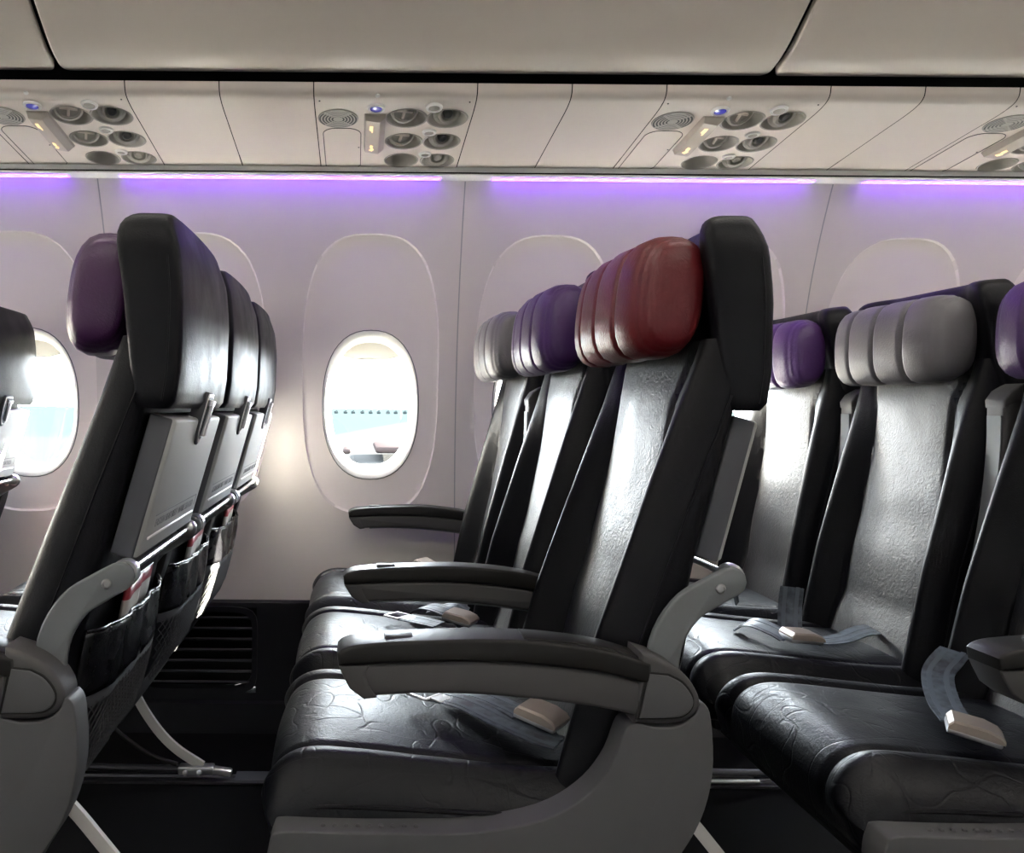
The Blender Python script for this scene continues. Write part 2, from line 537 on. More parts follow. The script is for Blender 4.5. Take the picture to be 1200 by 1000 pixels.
# ---------------- lower wall (dado), with louvred air grille
dado = empty('baseboard_window', (0, 0, 0)); tag(dado, kind='structure')
def dado_piece(x0, x1):
    out = [(2.452, 0.378), (2.44, 0.372), (2.425, 0.09), (2.41, 0.085), (2.405, 0.0), (2.47, 0.0), (2.49, 0.378)]
    return prism('dado_panel', out, x0, x1, M['dado_dark'], dado, axis='x', smooth=30)
VX0, VX1, VZ0, VZ1 = -0.640, -0.290, 0.112, 0.358
dado_piece(XA, VX0); dado_piece(VX1, XB)
def dy(z): return 2.425 + (2.44 - 2.425) * (z - 0.09) / (0.372 - 0.09)
prism('dado_panel', [(2.452, 0.378), (2.44, 0.372), (dy(VZ1), VZ1), (2.49, VZ1), (2.49, 0.378)], VX0, VX1, M['dado_dark'], dado, axis='x')
prism('dado_panel', [(dy(VZ0), VZ0), (2.425, 0.09), (2.41, 0.085), (2.405, 0.0), (2.47, 0.0), (2.49, VZ0)], VX0, VX1, M['dado_dark'], dado, axis='x')
mat('slat_black', (0.05, 0.05, 0.055), 0.45)
box('grille_back', ((VX0 + VX1) / 2, 2.485, (VZ0 + VZ1) / 2), (VX1 - VX0, 0.006, VZ1 - VZ0), M['gap_black'], dado)
# rounded frame
cx, cz = (VX0 + VX1) / 2, (VZ0 + VZ1) / 2
th = [2 * math.pi * k / 72 for k in range(72)]
def fr(a, b, off): return [(cx + sellipse(a, b, 7, t)[0], dy(cz + sellipse(a, b, 7, t)[1]) + off, cz + sellipse(a, b, 7, t)[1]) for t in th]
hw_, hh_ = (VX1 - VX0) / 2, (VZ1 - VZ0) / 2
V, F = loft_data([fr(hw_ + 0.004, hh_ + 0.004, 0.0), fr(hw_ + 0.003, hh_ + 0.003, -0.005), fr(hw_ - 0.012, hh_ - 0.012, -0.005), fr(hw_ - 0.014, hh_ - 0.014, 0.03)], caps=False)
mesh('grille_frame', V, F, M['dado_dark'], dado, smooth=40)
slat0 = None
for k in range(7):
    z = VZ1 - 0.030 - k * 0.031
    if slat0 is None:
        slat0 = prism('slat', [(-0.002, 0.0), (0.0, 0.005), (0.026, -0.006), (0.024, -0.011)], VX0 + 0.012, VX1 - 0.012, M['slat_black'], dado, axis='x')
        o = slat0
    else:
        o = slat0.copy(); C.objects.link(o)
    o.location = (0, dy(z), z)
# plain kick panel on the far side
box('baseboard_opposite', ((XA + XB) / 2, 2 * MID - 2.45, 0.19), (XB - XA, 0.05, 0.38), M['dado_dark']); tag(bpy.data.objects['baseboard_opposite'], kind='structure')

# ---------------- floor, seat tracks
fl = box('floor', ((XA + XB) / 2, MID, -0.02), (XB - XA, 3.56, 0.04), M['carpet']); tag(fl, kind='structure')
def track(y):
    out = [(y - 0.022, 0.0005), (y - 0.022, 0.007), (y - 0.014, 0.009), (y - 0.012, 0.003), (y + 0.012, 0.003), (y + 0.014, 0.009), (y + 0.022, 0.007), (y + 0.022, 0.0005)]
    o = prism('trim_%d' % (1 if y > 1.5 else 2), out, XA, XB, M['metal_dark'], None, axis='x'); tag(o, kind='structure')
track(2.10); track(1.075)
def track_cover(x0, x1, y, nm):
    o = prism(nm, [(y - 0.03, 0.009), (y - 0.026, 0.014), (y + 0.026, 0.014), (y + 0.03, 0.009)], x0, x1, M['tray_edge'], None, axis='x'); tag(o, kind='structure')
track_cover(-0.30, 0.02, 2.10, 'trim_3')
for nm, yy in (('trim_4', 2.083), ('trim_5', 2.117)):
    tb = tube(nm, [(0.48, yy, 0.016), (1.02, yy, 0.016)], 0.006, M['steel']); tag(tb, kind='structure')

# ---------------- cabin ends and ceiling
for nm, x in (('wall_front', XA), ('wall_rear', XB)):
    o = box(nm, (x, MID, 1.1), (0.05, 3.7, 2.4), M['wall_white']); tag(o, kind='structure')
cp = spline([(1.36, 2.02), (1.20, 2.09), (0.95, 2.14), (MID, 2.15), (0.46, 2.14), (0.21, 2.09), (0.05, 2.02)], 25)
V = []; F = []
for y, z in cp: V += [(XA, y, z), (XB, y, z)]
for i in range(24): F.append((2 * i, 2 * i + 1, 2 * i + 3, 2 * i + 2))
tag(mesh('ceiling', V, F, M['ceiling_white']), kind='structure')
# upper hull behind the bins so no daylight leaks in
hp = spline([(2.30, 1.575), (2.335, 1.66), (2.25, 1.80), (2.0, 2.0), (1.6, 2.2), (MID, 2.3)], 16)
hp = hp + [(2 * MID - y, z) for y, z in hp[::-1]][1:]
V = []; F = []
for y, z in hp: V += [(XA, y, z), (XB, y, z)]
for i in range(len(hp) - 1): F.append((2 * i, 2 * i + 1, 2 * i + 3, 2 * i + 2))
tag(mesh('ceiling_hull', V, F, M['gap_black']), kind='structure')
# cove lamps washing the ceiling, above the bins on both sides of the aisle
for yy, s in ((1.30, 'window side'), (0.11, 'far side')):
    for i, x0 in enumerate((-4.4, -2.8, -1.2, 0.4, 1.7)):
        o = box('cove_lamp', (x0 + 0.6, yy, 2.03), (1.2, 0.03, 0.02), M['ceiling_lamp'], bevel=0.004)
        tag(o, 'warm white cove lamp bar above the luggage bins', 'lamp', 'cove lamps above the bins')

# ================================================================== overhead luggage bins
bin_prof = spline([(1.850, 1.700), (1.822, 1.690), (1.785, 1.694), (1.735, 1.714), (1.655, 1.764), (1.52, 1.85), (1.42, 1.95), (1.375, 2.06)], 40)
def make_bin(W):
    root = empty('overhead_bin', (0, 0, 0))
    pts = [Vector((0, y, z)) for y, z in bin_prof]
    L = [0]
    for a, b in zip(pts, pts[1:]): L.append(L[-1] + (b - a).length)
    r = 0.05; hw = W / 2 - 0.006
    rows = []
    nx = 40
    for p, s in zip(pts, L):
        h = hw if s > r else hw - r + math.sqrt(max(0, r * r - (r - s) ** 2))
        rows.append([(h * (2 * i / nx - 1), p.y, p.z) for i in range(nx + 1)])
    V = [v for rr in rows for v in rr]; F = []
    for i in range(len(rows) - 1):
        for j in range(nx):
            F.append((i * (nx + 1) + j, i * (nx + 1) + j + 1, (i + 1) * (nx + 1) + j + 1, (i + 1) * (nx + 1) + j))
    d = mesh('bin_door', V, F, M['bin_white'], root, smooth=40)
    # make normals point down/aisle, then thicken upwards
    sd = d.modifiers.new('thickness', 'SOLIDIFY'); sd.thickness = 0.02
    me = d.data
    if me.polygons[len(me.polygons) // 2].normal.z > 0: me.flip_normals()
    sd.offset = -1
    bv = d.modifiers.new('edge', 'BEVEL'); bv.width = 0.006; bv.segments = 3; bv.limit_method = 'ANGLE'; bv.angle_limit = R(60)
    # dark housing behind the door
    hpf = [(y + 0.022, z + 0.030) for y, z in bin_prof]
    V = []; F = []
    for y, z in hpf: V += [(-W / 2, y, z), (W / 2, y, z)]
    for i in range(len(hpf) - 1): F.append((2 * i, 2 * i + 1, 2 * i + 3, 2 * i + 2))
    mesh('bin_housing', V, F, M['gap_black'], root, smooth=40)
    return root
BW = 1.566
b0 = make_bin(BW)
binl = {-2: 'pale overhead luggage bin far forward beyond the frame edge', -1: 'pale luggage bin cut by the top left corner of the photo',
        0: 'long pale luggage bin across the top centre between two black seams', 2: 'pale luggage bin at the rear end of the cabin', 1: 'pale luggage bin running out of the top right corner', -3: 'pale luggage bin at the front end of the cabin'}
first = True
for k in range(-3, 3):
    o = b0 if first else dup(b0); first = False
    o.location = (0.122 + BW * k, 0, 0)
    tag(o, binl[k], 'luggage bin', 'overhead luggage bins')
for k in range(-3, 3):
    o = dup(b0); o.scale = (1, -1, 1); o.location = (0.122 + BW * k, 2 * MID, 0)
    tag(o, 'pale luggage bin on the opposite side of the aisle', 'luggage bin', 'bins across the aisle')

# ================================================================== passenger service panels
PROF = spline([(2.282, 1.592), (2.12, 1.609), (1.99, 1.623), (1.905, 1.632), (1.862, 1.640), (1.842, 1.652), (1.836, 1.672)], 61)
_py = [p[0] for p in PROF][::-1]; _pz = [p[1] for p in PROF][::-1]
def pz(y): return float(np.interp(y, _py, _pz))
def slope_n(y):
    d = (pz(y + 0.01) - pz(y - 0.01)) / 0.02
    return Vector((0, d, -1)).normalized()          # pointing down into the cabin
G = 0.0011
def strip(bmv, bmf, x0, x1, y0, y1, n=8):
    ys = np.linspace(y0, y1, n + 1); b = len(bmv)
    for y in ys: bmv += [(x0, y, pz(y)), (x1, y, pz(y))]
    for i in range(n): bmf.append((b + 2 * i, b + 2 * i + 1, b + 2 * i + 3, b + 2 * i + 2))
def top_strip(bmv, bmf, x0, x1, yfrom):
    pr = [p for p in PROF if p[0] <= yfrom + 1e-6]
    pr = [(yfrom, pz(yfrom))] + pr
    b = len(bmv)
    for y, z in pr: bmv += [(x0, y, z), (x1, y, z)]
    for i in range(len(pr) - 1): bmf.append((b + 2 * i, b + 2 * i + 1, b + 2 * i + 3, b + 2 * i + 2))
def holed(bmv, bmf, x0, x1, y0, y1, cx, cy, r):
    th = [2 * math.pi * k / 48 for k in range(48)]
    for px_, py_ in ((x0, y0), (x0, y1), (x1, y0), (x1, y1)):
        th.append(math.atan2(py_ - cy, px_ - cx) % (2 * math.pi))
    th = sorted(th); n = len(th); b = len(bmv)
    for t in th: bmv.append((cx + r * math.cos(t), cy + r * math.sin(t), pz(cy + r * math.sin(t))))
    for t in th:
        c, s = math.cos(t), math.sin(t); k = 1e9
        if c > 1e-9: k = min(k, (x1 - cx) / c)
        if c < -1e-9: k = min(k, (x0 - cx) / c)
        if s > 1e-9: k = min(k, (y1 - cy) / s)
        if s < -1e-9: k = min(k, (y0 - cy) / s)
        y = cy + k * s
        bmv.append((cx + k * c, y, pz(y)))
    for j in range(n):
        k = (j + 1) % n
        bmf.append((b + j, b + k, b + n + k, b + n + j))

YB, YT = 2.282, 1.858
CUPS_Y = (1.935, 2.062, 2.178)
CUP_R = (0.046, 0.044, 0.042)
CELLS_Y = ((YT + 0.012, 1.999), (1.999, 2.122), (2.122, 2.236))
COLX = (0.213, 0.307)
def make_psu():
    root = empty('service_panel', (0, 0, 0))
    V = []; F = []
    a, b = G, 0.364 - G
    x1, x2 = 0.164, 0.2595
    yt = CELLS_Y[0][0]
    strip(V, F, a, x1, YB, yt, 24)
    strip(V, F, x1, b, YB, CELLS_Y[2][1], 4)
    for (y0, y1), cy, r in zip(CELLS_Y, CUPS_Y, CUP_R):
        holed(V, F, x1, x2, y0, y1, COLX[0], cy, r)
        holed(V, F, x2, b, y0, y1, COLX[1], cy, r)
    top_strip(V, F, a, x1, yt); top_strip(V, F, x1, b, yt)
    pl = mesh('panel_plate', V, F, M['psu_white'], root, smooth=30)
    def on(x, y, d=0.0): return Vector((x, y, pz(y))) + slope_n(y) * d
    # bowls
    for ci, cxx in enumerate(COLX):
        for ri, (cy, r) in enumerate(zip(CUPS_Y, CUP_R)):
            n = slope_n(cy)
            cup = lathe('light_bowl' if ci == 0 else 'air_bowl', [(r + 0.0035, 0.0006), (r + 0.002, 0.0022), (r - 0.001, 0.0012), (r - 0.003, -0.006), (r - 0.007, -0.02), (r - 0.017, -0.032), (r - 0.03, -0.038), (0.0, -0.040)],
                        on(cxx, cy), n, M['cup_grey'], root, 36)
            tilt = (n + Vector((0.25 if ri < 2 else 0.1, -0.62, 0))).normalized()
            if ci == 0:
                if ri < 2:
                    lm = lathe('lamp_head', [(0.0, -0.012), (0.029, -0.012), (0.033, -0.004), (0.033, 0.004), (0.028, 0.006), (0.026, 0.001), (0.0, 0.0)], on(cxx - 0.006, cy - 0.006, -0.016), tilt, M['cup_grey'], cup, 28)
                    q = tilt.to_track_quat('Z', 'Y').to_matrix()
                    bm = bmesh.new()
                    bm_box(bm, on(cxx - 0.006, cy - 0.006, -0.016) + tilt * 0.003, (0.040, 0.006, 0.006), 0.001, 1, q)
                    bm_box(bm, on(cxx - 0.006, cy - 0.006, -0.016) + tilt * 0.003, (0.006, 0.040, 0.006), 0.001, 1, q)
                    from_bm('lamp_cross', bm, M['psu_white'], cup)
            else:
                c0 = on(cxx, cy - 0.004, -0.014)
                lathe('nozzle', [(0.030, -0.012), (0.034, -0.004), (0.033, 0.003), (0.026, 0.004), (0.025, 0.001), (0.0245, 0.008), (0.022, 0.011), (0.018, 0.011), (0.017, 0.008)], c0, tilt, M['cup_grey'], cup, 28)
                lathe('nozzle_core', [(0.0, 0.012), (0.008, 0.0135), (0.0115, 0.010), (0.0115, 0.0)], c0, tilt, M['cup_dark'] if ri < 2 else M['cup_grey'], cup, 20)
    # little reading-light buttons
    for y, r in ((1.882, 0.0135), (2.008, 0.0115), (2.137, 0.0105)):
        x = 0.272
        bt = lathe('light_button', [(r + 0.006, 0.0), (r + 0.005, 0.004), (r + 0.001, 0.0055), (r - 0.001, 0.003)], on(x, y), slope_n(y), M['trim_white'], root, 24)
        lathe('button_face', [(r - 0.0005, 0.0), (r - 0.001, 0.0035), (r * 0.45, 0.0045), (0, 0.005)], on(x, y), slope_n(y), M['cup_grey'], bt, 20)
    # call button
    bt = lathe('call_button', [(0.021, 0.0), (0.020, 0.004), (0.0155, 0.0055), (0.014, 0.003)], on(0.140, 1.887), slope_n(1.887), M['trim_white'], root, 28)
    lathe('button_face', [(0.0142, 0.0), (0.0135, 0.004), (0.007, 0.0055), (0, 0.006)], on(0.140, 1.887), slope_n(1.887), M['blue_button'], bt, 24)
    # tiny indicator and screws
    lathe('indicator', [(0.0055, 0), (0.005, 0.003), (0.0, 0.0035)], on(0.142, 1.846, 0), slope_n(1.86), M['trim_white'], root, 12)
    for x in (0.012, 0.350):
        lathe('screw', [(0.002, 0), (0.002, 0.001), (0, 0.001)], on(x, 1.862), slope_n(1.862), M['cup_dark'], root, 8)
    # speaker grille: disc, dark slots, light ribs
    cy = 1.940; cx_ = 0.052; n = slope_n(cy)
    gr = lathe('speaker_grille', [(0.0475, 0.0), (0.0465, 0.002), (0.0, 0.0022)], on(cx_, cy), n, M['cup_grey'], root, 40)
    V = []; F = []
    for i in range(5):
        r = 0.0135 + i * 0.0072
        for q0 in range(4):
            side = q0 % 2 == 0
            ctr = q0 * math.pi / 2; ha = 0.72 if side else 0.70
            hwid = 0.0019 if side else 0.0008
            m = 12; bb = len(V)
            for s in range(m + 1):
                t = ctr - ha + 2 * ha * s / m
                for rr in (r - hwid, r + hwid):
                    x = cx_ + rr * math.cos(t); y = cy + rr * math.sin(t)
                    V.append(tuple(on(x, y, 0.0025)))
            for s in range(m): F.append((bb + 2 * s, bb + 2 * s + 1, bb + 2 * s + 3, bb + 2 * s + 2))
    sl = mesh('grille_slots', V, F, M['cup_dark'], gr, smooth=0, fix=False); tag(sl, kind='stuff')
    # fasten-seat-belt sign: raised bevelled block with two lit symbols
    bm = bmesh.new()
    y0, y1 = 1.915, 2.105
    secs = []
    for y, k in ((y0, 0.25), (y0 + 0.008, 0.9), (y0 + 0.02, 1.0), (y1 - 0.02, 1.0), (y1 - 0.006, 0.9), (y1, 0.15)):
        hN = 0.020 * k
        secs.append([tuple(on(0.113, y, -0.002)), tuple(on(0.113 + 0.004, y, hN * 0.75)), tuple(on(0.146, y, hN)), tuple(on(0.150, y, hN)), tuple(on(0.163, y, hN * 0.35)), tuple(on(0.165, y, -0.002))])
    sg = loft('seat_belt_sign', secs, M['sign_lens'], root, smooth=30)
    def sym(nm, ycen, pts):
        V = []
        for dx, dy_ in pts: 
            x = 0.1315 + dx
            V.append(tuple(on(x, ycen + dy_, 0.0172 + (x - 0.117) / 0.029 * 0.0045 + 0.0)))
        V2 = [tuple(Vector(v) + slope_n(ycen) * 0.0012) for v in V]
        n_ = len(V)
        mesh(nm, V + V2, [tuple(range(n_)), tuple(range(n_, 2 * n_))] + [(i, (i + 1) % n_, n_ + (i + 1) % n_, n_ + i) for i in range(n_)], M['sign_glow'], sg, smooth=0)
    sym('lit_symbol', 1.955, [(-0.005, -0.016), (0.003, -0.018), (0.003, 0.016), (0.000, 0.018), (-0.002, 0.008), (-0.006, 0.006)])
    sym('lit_symbol', 2.060, [(-0.002, -0.018), (0.005, -0.014), (0.004, 0.0), (0.007, 0.006), (0.002, 0.018), (-0.006, 0.014), (-0.001, 0.004), (-0.004, -0.006)])
    # oxygen mask hatch outline: groove drawn by a thin dark bead
    x0, x1, ya, yb_ = 0.014, 0.106, 1.992, 2.222
    o_ = []
    r = 0.032
    o_ += [(x0, yb_)] + [(x0, y) for y in np.linspace(yb_ - 0.01, ya + r, 8)]
    o_ += [(x0 + r - r * math.cos(t), ya + r - r * math.sin(t)) for t in np.linspace(0.2, math.pi / 2, 8)]
    o_ += [(x1 - r + r * math.sin(t), ya + r - r * math.cos(t)) for t in np.linspace(0, math.pi / 2, 8)]
    o_ += [(x1, y) for y in np.linspace(ya + r + 0.01, yb_ - 0.01, 8)] + [(x1 - 0.006, yb_)]
    tube('mask_hatch_joint', [on(x, y, 0.0002) for x, y in o_], 0.0010, M['cup_dark'], root, 6)
    lathe('hatch_pin', [(0.002, 0), (0.002, 0.001), (0, 0.001)], on(0.101, 2.10), slope_n(2.1), M['cup_dark'], root, 8)
    return root
psu0 = make_psu()
psul = {-2: 'service panel beyond the forward edge of the photo', -1: 'service panel cut by the left edge, above the plum headrest',
        0: 'service panel straight above the clear cabin window', 1: 'service panel above the dark red headrest', 2: 'service panel cut by the right edge of the photo'}
first = True
for k in range(-2, 3):
    o = psu0 if first else dup(psu0); first = False
    o.location = (-0.101 + 0.784 * k, 0, 0)
    tag(o, psul[k], 'service panel', 'overhead service panels')
# blank filler panels
fil0 = None
fl_names = {(-2, 0): 'blank ceiling panel out of frame forward, first', (-2, 1): 'blank ceiling panel out of frame forward, second',
            (-1, 0): 'blank overhead panel next to the leftmost service panel', (-1, 1): 'blank overhead panel just left of the service panel above the window',
            (0, 0): 'blank overhead panel just right of the service panel above the window', (0, 1): 'blank overhead panel just left of the service panel above the red headrest',
            (1, 0): 'blank overhead panel just right of the service panel above the red headrest', (1, 1): 'blank overhead panel just left of the rightmost service panel',
            (2, 0): 'blank overhead panel beyond the right edge, first', (2, 1): 'blank overhead panel beyond the right edge, second'}
for k in range(-2, 3):
    for j in range(2):
        if fil0 is None:
            V = []; F = []
            strip(V, F, G, 0.21 - G, YB, YT, 24); top_strip(V, F, G, 0.21 - G, YT)
            fil0 = mesh('ceiling_filler_panel', V, F, M['psu_white'], None, smooth=30); o = fil0
            bm = bmesh.new(); bm.from_mesh(fil0.data); bmesh.ops.remove_doubles(bm, verts=bm.verts, dist=1e-5); bm.to_mesh(fil0.data); bm.free()
        else:
            o = fil0.copy(); C.objects.link(o)
        o.location = (-0.101 + 0.784 * k + 0.364 + 0.21 * j, 0, 0)
        tag(o, fl_names[(k, j)], 'overhead panel', 'blank overhead panels')
# dark backing above the panels, trim rail and lamp ledge below
V = []; F = []
for y, z in PROF: V += [(XA, y, z + 0.05), (XB, y, z + 0.05)]
for i in range(len(PROF) - 1): F.append((2 * i, 2 * i + 1, 2 * i + 3, 2 * i + 2))
tag(mesh('ceiling_backing', V, F, M['gap_black']), kind='structure')
tag(prism('trim_6', [(2.284, 1.590), (2.222, 1.5845), (2.2205, 1.5875), (2.2215, 1.5975), (2.284, 1.5925)], XA, XB, M['trim_white'], None, axis='x'), kind='structure')
tag(prism('trim_7', [(2.290, 1.5865), (2.2235, 1.581), (2.2225, 1.5845), (2.290, 1.589)], XA, XB, M['gap_black'], None, axis='x'), kind='structure')
tag(prism('trim_8', [(2.296, 1.5865), (2.2235, 1.581), (2.222, 1.5775), (2.226, 1.5765), (2.296, 1.5795)], XA, XB, M['trim_white'], None, axis='x'), kind='structure')
tag(prism('ceiling_opposite', [(2 * MID - 2.30, 1.60), (2 * MID - 1.83, 1.67), (2 * MID - 1.83, 1.69), (2 * MID - 2.30, 1.64)], XA, XB, M['psu_white'], None, axis='x'), kind='structure')
led0 = None
ledl = ['violet light strip beyond the forward edge', 'short visible end of the violet light strip in the upper left corner', 'violet light strip above the clear cabin window',
        'violet light strip above the dark red headrest', 'violet light strip at the right edge of the photo']
for i, k in enumerate(range(-3, 2)):
    xc = 0.295 - 0.508 + 1.016 * (k + 1)
    if led0 is None:
        led0 = prism('violet_light_strip', [(2.246, 1.5790), (2.247, 1.5752), (2.272, 1.5760), (2.274, 1.580)], -0.437, 0.437, M['led_violet'], None, 0.0, 2, axis='x'); o = led0
    else:
        o = led0.copy(); C.objects.link(o)
    o.location = (xc, 0, 0)
    tag(o, ledl[i], 'light strip', 'violet light strips')

# ================================================================== the seats
PV = (0.36, 0.50)          # recline pivot (x,z)
HW = 0.203

def bx_front(z): return float(np.interp(z, [0.42, 0.50, 0.65, 0.85, 1.0, 1.045], [0.258, 0.277, 0.320, 0.391, 0.447, 0.463]))
def bx_back(z): return float(np.interp(z, [0.42, 0.50, 0.60, 0.75, 0.94, 1.0], [0.388, 0.402, 0.416, 0.446, 0.494, 0.512]))
def us_of(z): return float(np.interp(z, [0.42, 0.60, 0.75, 0.88, 0.96, 1.02], [0.136, 0.136, 0.130, 0.120, 0.122, 0.145]))

def make_backrest(parent, loc):
    rings = []
    zs = list(np.linspace(0.425, 1.045, 44))
    for z in zs:
        e = 0.0
        if z < 0.445: e = 0.012 * (1 - (z - 0.425) / 0.02)
        xf, xb = bx_front(z) + e, bx_back(z) - e
        us = us_of(z); w_ = HW - e
        amp = float(np.interp(z, [0.42, 0.55, 0.72, 0.85, 0.97, 1.045], [0.035, 0.058, 0.050, 0.034, 0.010, 0.004]))
        ring = []
        uu = [-w_ + 0.0] + list(np.linspace(-w_ + 0.004, w_ - 0.004, 61)) + [w_]
        for u in uu:
            a = abs(u)
            if a <= us:
                f = amp - 0.008 * (1 - (a / us) ** 2)
            else:
                t = (a - us) / (w_ - us)
                f = amp * (1 - sm(t / 0.62))
                if t > 0.58: f += 0.045 * ((t - 0.58) / 0.42) ** 2.4
            f += 0.007 * math.exp(-((a - us) / 0.005) ** 2)
            ring.append((xf + f - PV[0], u, z - PV[1]))
        x_s = xf + 0.045
        for t in (0.35, 0.7): ring.append((x_s + (xb - 0.02 - x_s) * t - PV[0], w_, z - PV[1]))
        for t in (0, 30, 60, 90): ring.append((xb - 0.02 + 0.02 * math.sin(R(t)) - PV[0], w_ - 0.02 + 0.02 * math.cos(R(t)), z - PV[1]))
        for u in np.linspace(w_ - 0.05, -w_ + 0.05, 6): ring.append((xb - PV[0], u, z - PV[1]))
        for t in (90, 60, 30, 0): ring.append((xb - 0.02 + 0.02 * math.sin(R(t)) - PV[0], -w_ + 0.02 - 0.02 * math.cos(R(t)), z - PV[1]))
        for t in (0.7, 0.35): ring.append((x_s + (xb - 0.02 - x_s) * t - PV[0], -w_, z - PV[1]))
        rings.append(ring)
    o = loft('backrest', rings, M['leather'], parent, loc, 60)
    # same hide, centre panel lightened and glossed to imitate window sheen: second material slot by face position
    o.data.materials.append(M['leather_panel_sheen'])
    for p in o.data.polygons:
        c = p.center
        z = c.z + PV[1]
        if abs(c.y) < us_of(z) - 0.002 and c.x + PV[0] < bx_front(z) + 0.078 and p.normal.x < -0.2:
            p.material_index = 1
    # stitched seams down both sides of the centre panel and along the side face
    for s in (-1, 1):
        pts = [(bx_front(z) + 0.052 - PV[0], s * (HW + 0.0008), z - PV[1]) for z in np.linspace(0.46, 0.97, 14)]
        tube('side_seam', pts, 0.0016, M['leather'], o, 6)
    return o

def make_head(parent, loc):
    rings = []
    zz = [0.950, 0.953, 0.960, 0.975, 1.0, 1.03, 1.06, 1.09, 1.115, 1.135, 1.15, 1.165, 1.180, 1.191, 1.200, 1.206, 1.209, 1.210]
    for z in zz:
        k = max(0.0, (z - 1.160) / 0.050)
        rr = 1 - math.sqrt(max(0, 1 - k * k))
        w_ = HW + 0.0018 - 0.030 * rr
        xf = float(np.interp(z, [0.95, 1.03, 1.10, 1.197], [0.484, 0.474, 0.466, 0.450])) + 0.030 * rr
        xb = float(np.interp(z, [0.95, 1.0, 1.10, 1.16, 1.197], [0.537, 0.544, 0.546, 0.540, 0.529])) - 0.006 * rr
        if z < 0.96: xb -= 0.006 * (0.96 - z) / 0.01; w_ -= 0.004 * (0.96 - z) / 0.01
        ring = []
        for u in np.linspace(-w_ + 0.012, w_ - 0.012, 25):
            a = abs(u) / w_
            ring.append((xf + 0.025 * (1 - sm((a - 0.55) / 0.35)), u))
        rc = 0.012
        for t in (30, 60): ring.append((xf + rc - rc * math.cos(R(t)), w_ - rc + rc * math.sin(R(t))))
        for t in (0.0, 0.25, 0.5, 0.75, 1.0): ring.append((xf + rc + (xb - 0.014 - xf - rc) * t, w_))
        for t in (30, 60, 90): ring.append((xb - 0.014 + 0.014 * math.sin(R(t)), w_ - 0.014 + 0.014 * math.cos(R(t))))
        for u in np.linspace(w_ - 0.05, -w_ + 0.05, 9):
            dimp = 0.0
            ring.append((xb + 0.006 * (1 - (u / w_) ** 2) - dimp, u))
        for t in (90, 60, 30): ring.append((xb - 0.014 + 0.014 * math.sin(R(t)), -w_ + 0.014 - 0.014 * math.cos(R(t))))
        for t in (1.0, 0.75, 0.5, 0.25, 0.0): ring.append((xf + rc + (xb - 0.014 - xf - rc) * t, -w_))
        for t in (60, 30): ring.append((xf + rc - rc * math.cos(R(t)), -w_ + rc - rc * math.sin(R(t))))
        rings.append([(x - PV[0], u, z - PV[1]) for x, u in ring])
    o = loft('head_cover', rings, M['leather'], parent, loc, 50)
    for s in (-1, 1):
        pts = [(float(np.interp(z, [0.95, 1.0, 1.10, 1.16, 1.197], [0.537, 0.544, 0.546, 0.540, 0.529])) - 0.016 - PV[0], s * (HW + 0.0018), z - PV[1]) for z in np.linspace(0.96, 1.15, 10)]
        tube('side_seam', pts, 0.0014, M['leather'], o, 6)
    return o

def make_headrest(parent, loc, m):
    rings = []
    W = 0.168
    us = []
    for i in range(81):
        us.append(-W + 2 * W * i / 80)
    for u in us:
        a = abs(u) / W
        k = (1 - a ** 9) ** (1 / 3) if a < 1 else 0.0
        k = max(k, 0.62)
        g = 0.0
        for s in (-0.088, 0.0, 0.088):
            g += 0.0105 * math.exp(-((u - s) / 0.0048) ** 2)
        for s in (-0.150, 0.150):
            g += 0.003 * math.exp(-((u - s) / 0.003) ** 2)
        # puff between channels
        ph = ((u + 0.168) / 0.088) % 1.0
        g -= 0.002 * math.sin(math.pi * ph)
        ring = []
        cx_, cz_ = 0.415 + 0.012 * a ** 2.5, 1.106
        for j in range(36):
            t = 2 * math.pi * j / 36
            hx, hz = sellipse(0.048, 0.084, 2.8, t)
            rad = math.hypot(hx, hz)
            f = max(0.1, (rad * 1.0 - g) / rad)
            x = hx * f * (0.45 + 0.55 * k); z = hz * f * (0.62 + 0.38 * k)
            # lean: top edge further back
            x += 0.10 * z
            ring.append((cx_ + x - PV[0], u, cz_ + z - PV[1]))
        rings.append(ring)
    # closing rings
    def shrink(r, f, du):
        c = np.mean(np.array(r), axis=0)
        return [tuple(c + (np.array(p) - c) * f + np.array((0, du, 0))) for p in r]
    rings = [shrink(rings[0], 0.55, -0.010), shrink(rings[0], 0.85, -0.006)] + rings + [shrink(rings[-1], 0.85, 0.006), shrink(rings[-1], 0.55, 0.010)]
    return loft('headrest', rings, m, parent, loc, 60)

